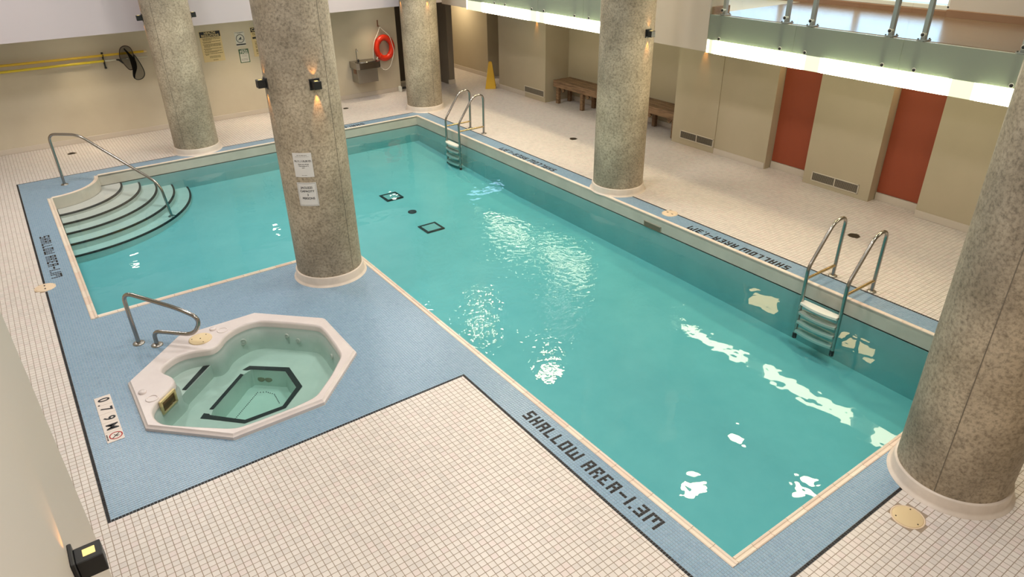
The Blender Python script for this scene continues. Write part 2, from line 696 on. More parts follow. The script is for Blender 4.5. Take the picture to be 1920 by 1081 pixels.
def oct_poly(c, ap, n=8):
    R = ap / math.cos(math.pi / 8)
    return [(c[0] + R * math.cos(math.pi / 8 + k * math.pi / 4), c[1] + R * math.sin(math.pi / 8 + k * math.pi / 4)) for k in range(8)]


def in_oct(x, y, ap):
    dx, dy = abs(x - TUB_C[0]), abs(y - TUB_C[1])
    return max(dx, dy, (dx + dy) / math.sqrt(2)) < ap


# ------------------------------------------------------------------ floor
mb = MB()
GZ = -0.0022


def frect(x0, x1, y0, y1):
    mb.quad((x0, y0, GZ), (x1, y0, GZ), (x1, y1, GZ), (x0, y1, GZ))


B0, BX, BY = 0.0, 7.80, 9.15                     # outer lines of the blue border
AX = 3.125                                        # apex of the border in front of the tub
BN = -3.30
frect(X0, B0, Y0, Y1)
frect(B0, AX, Y0, 0)
frect(AX, X1, Y0, BN)
frect(BX, X1, BN, Y1)
frect(B0, BX, BY, Y1)
floor = structure(mb.build('floor', M['grout']))

# mosaic bed (blue border), with the hole for the tub left open
mb = MB()
frect(0, 0.35, 0, 9.15)
frect(3.125, 3.42, -3.30, 3.405)
frect(3.42, 7.51, -3.30, -3.005)
frect(7.51, 7.80, -3.30, 9.15)
frect(0.35, 7.51, 8.86, 9.15)
qa = [(0.35, 8.87), (0.35, ARC_C[1] - ARC_R + 0.03)] + arc(ARC_C, ARC_R - 0.03, -math.pi / 2, 0, 12) + [(ARC_C[0] + ARC_R - 0.03, 8.87)]
mb.add([(p[0], p[1], GZ) for p in qa], [tuple(range(len(qa)))])
# spa terrace around the octagon
op = oct_poly(TUB_C, 0.99)
rect = []
N = 64
for k in range(N):
    a = 2 * math.pi * k / N
    cx, cy = math.cos(a), math.sin(a)
    ts = []
    if cx > 1e-9: ts.append((3.125 - TUB_C[0]) / cx)
    if cx < -1e-9: ts.append((0.35 - TUB_C[0]) / cx)
    if cy > 1e-9: ts.append((3.405 - TUB_C[1]) / cy)
    if cy < -1e-9: ts.append((0.0 - TUB_C[1]) / cy)
    rect.append((a, min(ts)))
corn = [math.atan2(y - TUB_C[1], x - TUB_C[0]) % (2 * math.pi) for x in (0.35, 3.125) for y in (0.0, 3.405)]
angs = sorted([a for a, _ in rect] + corn)


def ray_rect(a):
    cx, cy = math.cos(a), math.sin(a)
    ts = []
    if cx > 1e-9: ts.append((3.125 - TUB_C[0]) / cx)
    if cx < -1e-9: ts.append((0.35 - TUB_C[0]) / cx)
    if cy > 1e-9: ts.append((3.405 - TUB_C[1]) / cy)
    if cy < -1e-9: ts.append((0.0 - TUB_C[1]) / cy)
    return min(ts)


def r_oct(a, ap):
    b = (a + math.pi / 8) % (math.pi / 4) - math.pi / 8
    return ap / math.cos(b)


r1 = [(TUB_C[0] + ray_rect(a) * math.cos(a), TUB_C[1] + ray_rect(a) * math.sin(a), GZ) for a in angs]
r2 = [(TUB_C[0] + r_oct(a, 0.98) * math.cos(a), TUB_C[1] + r_oct(a, 0.98) * math.sin(a), GZ) for a in angs]
mb.rings([r1, r2], False)
mb.build('mosaic_bed', M['mosaic_grout'], floor)


def tiles_mesh(rects, top=0.0, bot=-0.004):
    """one mesh of many little tiles: rects is an (n,4) array x0,x1,y0,y1"""
    r = np.asarray(rects, float)
    n = len(r)
    v = np.zeros((n, 8, 3))
    b = 0.0008
    xs = np.stack([r[:, 0], r[:, 1], r[:, 1], r[:, 0]], 1)
    ys = np.stack([r[:, 2], r[:, 2], r[:, 3], r[:, 3]], 1)
    v[:, :4, 0] = xs
    v[:, :4, 1] = ys
    v[:, :4, 2] = bot
    sx = np.array([b, -b, -b, b])
    sy = np.array([b, b, -b, -b])
    v[:, 4:, 0] = xs + sx
    v[:, 4:, 1] = ys + sy
    v[:, 4:, 2] = top + (rng.random((n, 1)) - 0.5) * 0.0008
    q = np.array([[4, 5, 6, 7], [0, 1, 5, 4], [1, 2, 6, 5], [2, 3, 7, 6], [3, 0, 4, 7]])
    f = (np.arange(n)[:, None, None] * 8 + q[None]).reshape(-1, 4)
    me = bpy.data.meshes.new('tiles')
    me.vertices.add(n * 8)
    me.vertices.foreach_set('co', v.reshape(-1))
    me.loops.add(len(f) * 4)
    me.loops.foreach_set('vertex_index', f.reshape(-1).astype(np.int32))
    me.polygons.add(len(f))
    me.polygons.foreach_set('loop_start', np.arange(len(f), dtype=np.int32) * 4)
    me.polygons.foreach_set('loop_total', np.full(len(f), 4, np.int32))
    me.polygons.foreach_set('use_smooth', np.zeros(len(f), bool))
    me.update(calc_edges=True)
    me.validate()
    return me


MOD, GAP = 0.0508, 0.0036


def grid_rects(x0, x1, y0, y1, ax, ay, mod=MOD, gap=GAP):
    """square tiles inside a rectangle, counted from the corner (ax, ay), cut at the edges"""
    i0, i1 = math.floor((x0 - ax) / mod), math.ceil((x1 - ax) / mod)
    j0, j1 = math.floor((y0 - ay) / mod), math.ceil((y1 - ay) / mod)
    I, J = np.meshgrid(np.arange(i0, i1), np.arange(j0, j1), indexing='ij')
    a = np.maximum(ax + I * mod + gap / 2, x0)
    b = np.minimum(ax + (I + 1) * mod - gap / 2, x1)
    c = np.maximum(ay + J * mod + gap / 2, y0)
    d = np.minimum(ay + (J + 1) * mod - gap / 2, y1)
    r = np.stack([a.ravel(), b.ravel(), c.ravel(), d.ravel()], 1)
    return r[(r[:, 1] - r[:, 0] > 0.006) & (r[:, 3] - r[:, 2] > 0.006)]


COVERS = [(0.01, 4.605, 0.115), (7.735, 1.63, 0.115), (4.822, -3.47, 0.118)]
DRAINS = [(0.985, 10.53, 0.065), (9.045, 5.39, 0.07), (9.126, -0.43, 0.075), (6.51, 10.42, 0.06)]
white = np.concatenate([
    grid_rects(-1.9, -0.002, -1.64, 9.152, 0, 0),
    grid_rects(0.002, AX - 0.002, -5.2, -0.002, 0, 0),
    grid_rects(AX, 10.6, -5.2, BN - 0.002, AX, BN),
    grid_rects(BX + 0.002, 11.1, BN - 0.002, BY + 0.002, BX, 0),
    grid_rects(-1.9, 11.9, BY + 0.002, 11.95, 0, BY),
    grid_rects(9.8, 11.0, 11.95, 13.5, 0, BY),
])
cx = (white[:, 0] + white[:, 1]) / 2
cy = (white[:, 2] + white[:, 3]) / 2
keep = np.ones(len(white), bool)
for (x, y) in COLS:
    keep &= (cx - x) ** 2 + (cy - y) ** 2 > 0.36 ** 2
for (x, y, r) in COVERS + DRAINS:
    keep &= (cx - x) ** 2 + (cy - y) ** 2 > (r + 0.004) ** 2
keep &= ~((cx > 10.65) & (cy < 4.1))
white = white[keep]
cx, cy = cx[keep], cy[keep]
d = np.stack([cx, cy, 0 * cx], 1) - CAM
dep = d @ FWD
px = 960 + FPX * (d @ RGT) / dep
py = 540.5 - FPX * (d @ UPV) / dep
full = (np.abs(white[:, 1] - white[:, 0] - (MOD - GAP)) < 1e-4) & (np.abs(white[:, 3] - white[:, 2] - (MOD - GAP)) < 1e-4)
wallmask = px < 30 + (py - 600) * 0.43            # hidden by the wall end at lower left
score = np.where(full & (px > 20) & (px < 1900) & (py > 20) & (py < 1066) & (dep > 0) & ~wallmask, 4.0 * 1.0 / dep ** 3, -1)
near = np.argsort(-score)[:300]
isnear = np.zeros(len(white), bool)
isnear[near] = True
ts = MOD - GAP
tm = tiles_mesh([(-ts / 2, ts / 2, -ts / 2, ts / 2)])
tm.materials.append(M['tile'])
for i in near:
    o = bpy.data.objects.new('tile', tm)
    o.location = (cx[i], cy[i], 0)
    COL.objects.link(o)
    o.parent = floor
me = tiles_mesh(white[~isnear])
me.materials.append(M['tile'])
o = bpy.data.objects.new('floor_tile', me)
COL.objects.link(o)
o.parent = floor
stuff(o)

mb = MB()
mb.box(X0, X1, Y0, Y1, -1.35, -1.15)  # unseen slab, added to block sky light leaking in from below
mb.build('light_block_slab', M['grout'], floor)

# ---- blue mosaic with black border row and lettering
FONT = {
    'S': ['###', '#..', '###', '..#', '###'], 'H': ['#.#', '#.#', '###', '#.#', '#.#'],
    'A': ['###', '#.#', '###', '#.#', '#.#'], 'L': ['#..', '#..', '#..', '#..', '###'],
    'O': ['###', '#.#', '#.#', '#.#', '###'], 'W': ['#...#', '#.#.#', '#.#.#', '#.#.#', '#####'],
    'R': ['###', '#.#', '##.', '#.#', '#.#'], 'E': ['###', '#..', '##.', '#..', '###'],
    '-': ['...', '...', '###', '...', '...'], '1': ['#', '#', '#', '#', '#'], '.': ['.', '.', '.', '.', '#'],
    '3': ['###', '..#', '###', '..#', '###'], 'M': ['#####', '#.#.#', '#.#.#', '#...#', '#...#'], ' ': ['.', '.', '.', '.', '.'],
}


def word_cells(s):
    out, x = [], 0
    for ch in s:
        g = FONT[ch]
        for r, row in enumerate(g):
            for c, t in enumerate(row):
                if t == '#':
                    out.append((x + c, r))
        x += len(g[0]) + 1
    return out, x - 1


MM, MG = 0.025, 0.0019
letters = []       # list of (list of rects)
used = set()


def key(x, y):
    return (round(x / MM), round(y / MM))


# (text, start x, start y, along vector, up vector): tiles sit on the mosaic grid
TEXTS = [('SHALLOW AREA-1.3M', 3.3375, -0.8375, (0, -1), (1, 0)),
         ('SHALLOW AREA-1.3M', 7.5125 + 0.025, -0.4875, (0, 1), (-1, 0)),
         ('SHALLOW AREA-1.3M', 7.5125 + 0.025, 4.1625, (0, 1), (-1, 0)),
         ('SHALLOW AREA-1.1M', 0.2125, 6.3875, (0, -1), (1, 0)),
         ('SHALLOW AREA-1.1M', 6.2625, 8.8875 + 0.025, (-1, 0), (0, -1))]
for (s, sx, sy, al, up) in TEXTS:
    cells, wd = word_cells(s)
    rs = []
    for (c, r) in cells:
        x = sx + al[0] * c * MM - up[0] * r * MM
        y = sy + al[1] * c * MM - up[1] * r * MM
        i, j = math.floor(x / MM), math.floor(y / MM)
        used.add((i, j))
        rs.append((i * MM + MG / 2, (i + 1) * MM - MG / 2, j * MM + MG / 2, (j + 1) * MM - MG / 2))
    letters.append(rs)


def mosaic(x0, x1, y0, y1):
    return grid_rects(x0, x1, y0, y1, 0, 0, MM, MG)


mo = np.concatenate([mosaic(0, 0.35, 0, 9.15), mosaic(0.352, 3.123, 0, 3.405), mosaic(3.125, 3.42, -3.30, 3.405),
                     mosaic(3.422, 7.51, -3.30, -3.005), mosaic(7.512, 7.80, -3.30, 9.15), mosaic(0.352, 7.51, 8.86, 9.15),
                     mosaic(0.352, 1.3, 7.9, 8.858)])
mx_, my_ = (mo[:, 0] + mo[:, 1]) / 2, (mo[:, 2] + mo[:, 3]) / 2
dx, dy = np.abs(mx_ - TUB_C[0]), np.abs(my_ - TUB_C[1])
kp = np.maximum(np.maximum(dx, dy), (dx + dy) / math.sqrt(2)) > 1.0
inq = (mx_ > 0.352) & (mx_ < 1.3) & (my_ > 7.9) & (my_ < 8.86)
kp &= ~(inq & ((mx_ - ARC_C[0]) ** 2 + (my_ - ARC_C[1]) ** 2 > (ARC_R - 0.072) ** 2))
for (x, y) in COLS:
    kp &= (mx_ - x) ** 2 + (my_ - y) ** 2 > 0.36 ** 2
for (x, y, r) in COVERS:
    kp &= (mx_ - x) ** 2 + (my_ - y) ** 2 > (r + 0.004) ** 2
mo, mx_, my_ = mo[kp], mx_[kp], my_[kp]
cell = [(math.floor(a / MM), math.floor(b / MM)) in used for a, b in zip(mx_, my_)]
cell = np.array(cell)
mo, mx_, my_ = mo[~cell], mx_[~cell], my_[~cell]
e = 0.026
blk = (mx_ < e) | (my_ > BY - e) | (mx_ > BX - e) | (my_ < BN + e) | ((my_ < e) & (mx_ < AX + e) & (my_ > -0.001)) | ((mx_ < AX + e) & (my_ < e))
for nm, rs, mt in (('mosaic_tile', mo[~blk], 'mosaic'), ('border_tile', mo[blk], 'black_tile')):
    me = tiles_mesh(rs, 0.0)
    me.materials.append(M[mt])
    o = bpy.data.objects.new(nm, me)
    COL.objects.link(o)
    o.parent = floor
    stuff(o)
for rs in letters:
    me = tiles_mesh(rs, 0.0005)
    me.materials.append(M['black_tile'])
    o = bpy.data.objects.new('lettering_tile', me)
    COL.objects.link(o)
    o.parent = floor
    stuff(o)

# ------------------------------------------------------------------ room shell
ZS = 2.13       # low soffit at the back
ZL = 2.26       # soffit under the balcony
mb = MB()
mb.box(X0, 8.28, 11.2, 11.45, 0, ZS + 0.02)
mb.box(8.28, 8.34, 11.2, 12.1, 0, ZS + 0.02)
wall_back = structure(mb.build('wall_back', M['wall']))
mb = MB()
mb.box(X0, 8.83, 9.80, 10.0, ZS, 5.2)
structure(mb.build('wall_bulkhead', M['wall_pale']))
mb = MB()
mb.box(9.64, 9.80, 11.03, 13.5, 0, ZS + 0.02)
wall_pier = structure(mb.build('wall_pier', M['pier']))
mb = MB()
mb.box(9.625, 9.815, 11.015, 11.06, 0, 0.11, 0.004)
mb.build('pier_base', M['baseboard'], wall_pier)
mb = MB()
mb.box(9.8, 11.5, 13.5, 13.6, 0, ZS + 0.02)
structure(mb.build('wall_corridor_end', M['wall']))

SEG = {'wall_corridor': [(12.0, 9.88, 11.07), (10.87, 11.07, 13.6), (10.40, 8.77, 9.88), (10.375, 7.99, 8.77)],
       'wall_alcove': [(11.05, 4.13, 7.99)],
       'wall_right': [(10.435, 3.12, 4.13), (10.447, 2.02, 3.12), (10.62, 1.26, 2.02), (10.42, 0.141, 1.26), (10.62, -0.564, 0.141), (10.43, -7.0, -0.564)]}
for nm, sg in SEG.items():
    mb = MB()
    for (x, a, b) in sg:
        mb.box(x, X1, a, b, 0, ZL + 0.01)
    wall_right = structure(mb.build(nm, M['wall_r']))
for (a, b) in ((1.27, 2.01), (-0.556, 0.133)):
    mb = MB()
    mb.box(10.607, 10.62, a, b, 0.125, 2.255, 0.003)
    mb.build('red_panel', M['red'], wall_right)
for (x, a, b) in ((10.607, 1.27, 2.01), (10.607, -0.556, 0.133)):
    mb = MB()
    mb.box(x - 0.012, 10.62, a, b, 0, 0.118, 0.003)
    mb.build('recess_curb', M['baseboard'], wall_right)

mb = MB()
for (x, a, b) in [(10.87, 11.07, 13.5), (10.40, 8.77, 9.88), (11.05, 4.14, 7.98), (10.447, 2.03, 3.12), (10.43, -7.0, -0.564)]:
    mb.box(x - 0.012, x + 0.002, a, b, 0, 0.105, 0.004)
structure(mb.build('baseboard_right', M['baseboard']))
mb = MB()
mb.box(-2.45, 8.28, 11.188, 11.202, 0, 0.10, 0.004)
structure(mb.build('baseboard_back', M['baseboard']))

mb = MB()
mb.box(X0, X1, Y0, Y1, 5.2, 5.3)
ceiling = structure(mb.build('ceiling', M['ceiling']))
mb = MB()
mb.box(X0, X1, 10.0, Y1, ZS, ZS + 0.1)
mb.build('soffit_back', M['ceiling'], ceiling)
for (x, y) in ((1.5, 10.6), (4.5, 10.55), (7.6, 10.7)):
    mb = MB()
    mb.lathe([(0.10, 0.0), (0.10, -0.012), (0.085, -0.014)], (x, y, ZS), 24)
    rim_ = mb.build('downlight_rim', M['window_white'], ceiling)
    mb = MB()
    mb.lathe([(0.083, -0.0145), (0.001, -0.016)], (x, y, ZS), 24)
    mb.build('downlight_lens', M['downlight'], rim_)

mb = MB()
mb.box(X0 - 0.15, X0, -1.64, Y1, 0, 5.2)
structure(mb.build('wall_left', M['wall']))
mb = MB()
mb.box(-2.5, 0.02, -7.0, -1.41, 0, 5.2, 0.012)
wall_near = structure(mb.build('wall_near', M['near_wall']))
mb = MB()
mb.box(X0, X1, Y0 - 0.15, Y0, 0, 5.2)
structure(mb.build('wall_front', M['wall']))

# balcony slab, fascia walls and upper back wall
mb = MB()
mb.box(8.925, X1, -7.0, 9.8, ZL, 2.598)
mb.box(8.842, 8.925, -7.0, 9.8, 2.585, 2.598)
slab = structure(mb.build('floor_balcony', M['ceiling']))
mb = MB()
mb.box(8.90, 11.0, -7.0, 2.2, 2.592, 2.605)
mb.box(8.90, 11.0, 3.73, 9.8, 2.592, 2.605)
mb.build('wood_flooring', M['woodfloor'], slab)
mb = MB()
mb.box(8.83, 9.15, 2.215, 3.73, 2.085, 5.2)
mb.box(8.83, 9.15, 8.76, 9.8, 2.10, 5.2)
mb.build('fascia_wall', M['fascia_paint'], slab)
mb = MB()
mb.box(8.86, 9.20, 2.165, 2.213, 2.60, 2.70, 0.004)
mb.build('fascia_base', M['trimwood'], slab)
mb = MB()
mb.box(10.93, 11.2, -7.0, -0.06, 2.6, 5.2)
mb.box(11.0, 11.2, -0.06, 9.8, 4.3, 5.2)
mb.box(11.0, 11.2, 5.2, 9.8, 2.6, 4.3)
wall_upper = structure(mb.build('wall_upper', M['wall_pale']))
mb = MB()
mb.box(10.90, 10.935, -7.0, -0.05, 2.6, 2.70, 0.006)
mb.box(10.96, 11.2, -0.05, 9.8, 2.6, 2.675, 0.006)
structure(mb.build('baseboard_upper', M['trimwood']))
# daylight window band on the balcony
win = structure(thing('window_1', 'x', 'x', (11.05, 2.5, 2.675)))
del win['label'], win['category']
mb = MB()
mb.box(11.0, 11.1, -0.06, 5.2, 2.675, 2.735, 0.006)
mb.box(11.0, 11.1, -0.06, 5.2, 4.24, 4.30, 0.006)
for y in (-0.03, 1.28, 2.6, 3.9, 5.17):
    mb.box(11.0, 11.1, y - 0.03, y + 0.03, 2.7, 4.28, 0.006)
mb.build('window_frame', M['window_white'], win)
for (a, b) in ((0.0, 1.25), (1.31, 2.57), (2.63, 3.87), (3.93, 5.14)):
    mb = MB()
    mb.box(11.045, 11.053, a, b, 2.735, 4.24)
    mb.build('pane', M['glass'], win)

# dark door in the recess behind the far column
dr = thing('door_1', 'x', 'x', (8.95, 11.95, 0))
del dr['label'], dr['category']
structure(dr)
mb = MB()
mb.box(8.34, 9.64, 11.95, 12.0, 0.05, ZS)
mb.build('door_leaf', M['door'], dr)
mb = MB()
mb.box(8.34, 9.64, 11.93, 12.0, 0.0, 0.05, 0.004)
mb.build('threshold', M['baseboard'], dr)
mb = MB()
mb.tube(fillet([(9.5, 11.95, 1.0), (9.5, 11.90, 1.0), (9.40, 11.90, 1.0)], 0.02), 0.01, 8)
mb.build('door_handle', M['brushed'], dr)

# ------------------------------------------------------------------ swimming pool
pool = thing('swimming_pool', 'large L-shaped turquoise swimming pool with a cream coping and curved corner steps', 'swimming pool', (3.9, 3.0, 0))


def zf(y):
    return float(np.interp(y, [-3, 1, 5, 8.8], [-0.86, -0.76, -0.705, -0.545]))


loop = [(XL, YP), (XP, YP), (XP, YN), (XF, YN), (XF, YB), (XL, YB)]
mb = MB()
ysub = [YN, -1, 1, YP]
for a, b in zip(ysub[:-1], ysub[1:]):
    mb.quad((XP, a, zf(a)), (XF, a, zf(a)), (XF, b, zf(b)), (XP, b, zf(b)))
ysub = [YP, 5, 7, YB]
for a, b in zip(ysub[:-1], ysub[1:]):
    mb.quad((XL, a, zf(a)), (XF, a, zf(a)), (XF, b, zf(b)), (XL, b, zf(b)))


def wallrun(p, q, z1, z0=None):
    n = 6
    for k in range(n):
        a = np.array(p) + (np.array(q) - np.array(p)) * k / n
        b = np.array(p) + (np.array(q) - np.array(p)) * (k + 1) / n
        mb.quad((a[0], a[1], z1), (a[0], a[1], zf(a[1]) if z0 is None else z0), (b[0], b[1], zf(b[1]) if z0 is None else z0), (b[0], b[1], z1))


for i in range(6):
    wallrun(loop[i], loop[(i + 1) % 6], ZW)
mb.build('basin', M['basin'], pool)
mb = MB()
for i in range(6):
    wallrun(loop[i], loop[(i + 1) % 6], 0.0, ZW - 0.015)
ap = arc(ARC_C, ARC_R, -math.pi / 2, 0, 16)
for a, b in zip(ap[:-1], ap[1:]):
    mb.quad((a[0], a[1], 0), (a[0], a[1], -0.2), (b[0], b[1], -0.2), (b[0], b[1], 0))
mb.build('waterline_band', M['band'], pool)

# coping: short grooved tiles laid end to end
PROF = [(0.0, -0.004), (0.0, 0.003), (0.008, 0.008), (0.018, 0.007), (0.024, 0.003), (0.036, 0.003), (0.042, 0.009), (0.054, 0.012), (0.062, 0.008), (0.0655, -0.002), (0.0655, -0.03)]


def coping_mesh(L, w=0.0655):
    m_ = MB()
    pr_ = [(a * w / 0.0655, z) for a, z in PROF]
    v = [(a, -L / 2 + 0.0015, z) for a, z in pr_] + [(a, L / 2 - 0.0015, z) for a, z in pr_]
    n = len(pr_)
    m_.add(v, [(i, i + 1, n + i + 1, n + i) for i in range(n - 1)], False)
    m_.add(v, [tuple(range(n))[::-1], tuple(range(n, 2 * n))])
    me = m_.mesh('coping_tile')
    me.materials.append(M['coping'])
    return me


cmesh = {}


def coping_run(p, q, w=0.0655):
    """p->q is the inner (water) edge, water on the left hand"""
    p, q = np.array(p, float), np.array(q, float)
    L = np.linalg.norm(q - p)
    n = max(1, round(L / 0.2))
    l = L / n
    k = (round(l, 4), w)
    if k not in cmesh:
        cmesh[k] = coping_mesh(l, w)
    d_ = (q - p) / L
    left = np.array([-d_[1], d_[0]])
    for i in range(n):
        c = p + d_ * l * (i + 0.5) - left * w
        o = bpy.data.objects.new('coping_tile', cmesh[k])
        COL.objects.link(o)
        o.parent = pool
        o.location = (c[0] - ORG[pool.name][0], c[1] - ORG[pool.name][1], 0)
        o.rotation_euler = (0, 0, math.atan2(left[1], left[0]))


coping_run((XL, 8.80 - ARC_R), (XL, YP - 0.06), 0.075)
coping_run((XL, YP), (XP + 0.0, YP), 0.06)
coping_run((XP, YP - 0.002), (XP, YN - 0.06))
coping_run((XP, YN), (XF, YN), 0.06)
coping_run((XF, YN - 0.06), (XF, YB + 0.06), 0.06)
coping_run((XF, YB), (ARC_C[0] + ARC_R, YB), 0.06)
ap = arc(ARC_C, ARC_R, 0, -math.pi / 2, 8)
for a, b in zip(ap[:-1], ap[1:]):
    coping_run(a, b, 0.06)

# curved corner steps, each with its black nosing
SCN = (0.44, 8.80)
STEPS = [(1.065, -0.195), (1.345, -0.253), (1.595, -0.329), (1.865, -0.411), (2.115, -0.512)]
for (r, z) in STEPS:
    pts = [SCN] + arc((SCN[0], SCN[1]), r, -math.pi / 2, 0, 40)
    pts[0] = (SCN[0], SCN[1])
    mb = MB()
    mb.prism(pts, -0.72, z, cap0=False)
    st = mb.build('step', M['step'], pool)
    mb = MB()
    n = 40
    oo = arc(SCN, r + 0.004, -math.pi / 2, 0, n)
    ii = arc(SCN, r - 0.026, -math.pi / 2, 0, n)
    vs = [(p[0], p[1], z + 0.003) for p in oo] + [(p[0], p[1], z + 0.003) for p in ii] + [(p[0], p[1], z - 0.022) for p in oo]
    k = n + 1
    mb.add(vs, [(i, i + 1, k + i + 1, k + i) for i in range(n)] + [(2 * k + i, 2 * k + i + 1, i + 1, i) for i in range(n)])
    mb.build('nosing', M['black_rubber'], st)

# main drains, wall slot, inlets
for (cx0, cy0) in ((5.50, 6.31), (5.44, 4.75)):
    z = zf(cy0) + 0.004
    mb = MB()
    h, t = 0.165, 0.04
    mb.box(cx0 - h, cx0 + h, cy0 - h, cy0 - h + t, z, z + 0.014)
    mb.box(cx0 - h, cx0 + h, cy0 + h - t, cy0 + h, z, z + 0.014)
    mb.box(cx0 - h, cx0 - h + t, cy0 - h + t, cy0 + h - t, z, z + 0.014)
    mb.box(cx0 + h - t, cx0 + h, cy0 - h + t, cy0 + h - t, z, z + 0.014)
    fr_ = mb.build('main_drain_frame', M['black_rubber'], pool)
    mb = MB()
    hh = h - t
    for k in range(9):
        y = cy0 - hh + (k + 0.5) * 2 * hh / 9
        mb.box(cx0 - hh, cx0 + hh, y - 0.009, y + 0.009, z, z + 0.01)
    mb.build('drain_grate', M['grate'], fr_)
mb = MB()
mb.lathe([(0.075, 0), (0.075, 0.012), (0.06, 0.016)], (5.495, 5.51, zf(5.5) + 0.002), 24)
mb.build('floor_inlet', M['black'], pool)
# skimmer opening in the far band: frame and dark throat
mb = MB()
ya, yb, za, zb = 1.514, 1.858, -0.196, -0.108
mb.box(XF - 0.008, XF + 0.004, ya, yb, zb - 0.012, zb, 0.002)
mb.box(XF - 0.008, XF + 0.004, ya, yb, za, za + 0.006)
mb.box(XF - 0.008, XF + 0.004, ya, ya + 0.012, za, zb, 0.002)
mb.box(XF - 0.008, XF + 0.004, yb - 0.012, yb, za, zb, 0.002)
sk = mb.build('skimmer_mouth', mat('taupe_plastic', (0.30, 0.27, 0.20), 0.5), pool)
mb = MB()
mb.box(XF - 0.004, XF + 0.002, ya + 0.01, yb - 0.01, za, zb - 0.008)
mb.build('skimmer_flap', mat('dark_taupe', (0.14, 0.125, 0.085), 0.6), sk)

# water body
mb = MB()
E_ = 0.012
outer = [(XL - E_, YP - E_), (XP - E_, YP - E_), (XP - E_, YN - E_), (XF + E_, YN - E_), (XF + E_, YB + E_), (XL - E_, YB + E_)]
mb.prism(outer, -1.0, ZW)
w = mb.build('water', M['water'], pool)

# ------------------------------------------------------------------ hot tub
tub = thing('hot_tub', 'octagonal sunken hot tub with a marbled white rim and black step strips', 'hot tub', (TUB_C[0], TUB_C[1], 0))
INN = [(0.755, 1.846), (0.925, 1.968), (1.06, 1.97), (1.18, 1.925), (1.265, 1.893), (1.36, 1.95), (1.451, 2.074), (1.58, 2.155), (1.72, 2.186), (1.853, 2.157),
       (2.12, 1.90), (2.34, 1.66), (2.345, 1.50), (2.325, 1.2), (2.30, 0.98), (2.08, 0.72), (1.83, 0.482), (1.62, 0.455), (1.35, 0.455), (1.09, 0.468),
       (0.83, 0.69), (0.575, 0.92), (0.540, 1.06), (0.541, 1.189), (0.585, 1.27), (0.70, 1.365), (0.797, 1.471), (0.832, 1.57), (0.809, 1.665), (0.745, 1.755)]
NT = 160
IA = np.array([math.atan2(p[1] - TUB_C[1], p[0] - TUB_C[0]) % (2 * math.pi) for p in INN])
IR = np.array([math.hypot(p[0] - TUB_C[0], p[1] - TUB_C[1]) for p in INN])
od = np.argsort(IA)
IA, IR = IA[od], IR[od]
TA = np.arange(NT) * 2 * math.pi / NT
# straight chords between the picked points, then light smoothing
P_ = []
for a in TA:
    i = np.searchsorted(IA, a) % len(IA)
    j = (i - 1) % len(IA)
    p0 = np.array([IR[j] * math.cos(IA[j]), IR[j] * math.sin(IA[j])])
    p1 = np.array([IR[i] * math.cos(IA[i]), IR[i] * math.sin(IA[i])])
    dv = np.array([math.cos(a), math.sin(a)])
    nn = np.array([-(p1 - p0)[1], (p1 - p0)[0]])
    P_.append((p0 @ nn) / (dv @ nn))
RI = np.array(P_)
for _ in range(3):
    RI = (np.roll(RI, 1) + 2 * RI + np.roll(RI, -1)) / 4
RO = np.array([r_oct(a, 1.0) for a in TA])


def ring_r(r, z, c=TUB_C):
    return [(c[0] + r[k] * math.cos(TA[k]), c[1] + r[k] * math.sin(TA[k]), z) for k in range(NT)]


mb = MB()
mb.rings([ring_r(RO, -0.005), ring_r(RO - 0.002, 0.026), ring_r(RO - 0.018, 0.036), ring_r(RO - 0.03, 0.050)], False)
mb.rings([ring_r(RO - 0.03, 0.050), ring_r(RI + 0.012, 0.050)], False)
mb.rings([ring_r(RI + 0.012, 0.050), ring_r(RI, 0.044), ring_r(RI - 0.008, 0.025), ring_r(RI - 0.012, -0.04)])
mb.build('rim', M['shell'], tub)
RW = RI - 0.012
RS = np.minimum(RI, 0.86)
for _ in range(4):
    RS = (np.roll(RS, 1) + 2 * RS + np.roll(RS, -1)) / 4
ZSEAT, ZFOOT, ZENT = -0.27, -0.46, -0.13
ZTW = -0.02                                      # tub water level
OFS = (-0.008, -0.045)
FC = (1.46, 1.32)


def sh(pts):
    return [(p[0] + OFS[0], p[1] + OFS[1]) for p in pts]


FW = sh([(1.495, 1.775), (1.587, 1.816), (1.863, 1.564), (1.854, 1.22), (1.637, 1.005), (1.269, 1.012), (1.027, 1.28), (1.065, 1.352)])


def poly_r(poly, c):
    out = []
    for a in TA:
        dv = np.array([math.cos(a), math.sin(a)])
        best = None
        for p, q in zip(poly, poly[1:] + poly[:1]):
            p0, p1 = np.array(p) - c, np.array(q) - c
            nn = np.array([-(p1 - p0)[1], (p1 - p0)[0]])
            den = dv @ nn
            if abs(den) < 1e-9:
                continue
            t = (p0 @ nn) / den
            if t > 0:
                hit = dv * t
                s_ = ((hit - p0) @ (p1 - p0)) / ((p1 - p0) @ (p1 - p0))
                if -1e-6 <= s_ <= 1 + 1e-6 and (best is None or t < best):
                    best = t
        out.append(best if best else 0.3)
    return np.array(out)


RF = poly_r(FW, np.array(FC))
mb = MB()
mb.rings([ring_r(RW, -0.02), ring_r(RW - 0.004, -0.055), ring_r(RW - 0.020, -0.062), ring_r(RW - 0.030, -0.20), ring_r(RW - 0.055, ZSEAT)])
mb.rings([ring_r(RW - 0.055, ZSEAT), ring_r(RF, ZSEAT, FC)], False)
mb.rings([ring_r(RF, ZSEAT, FC), ring_r(RF - 0.02, ZFOOT, FC)], False, True)
mb.build('shell', M['tub'], tub)
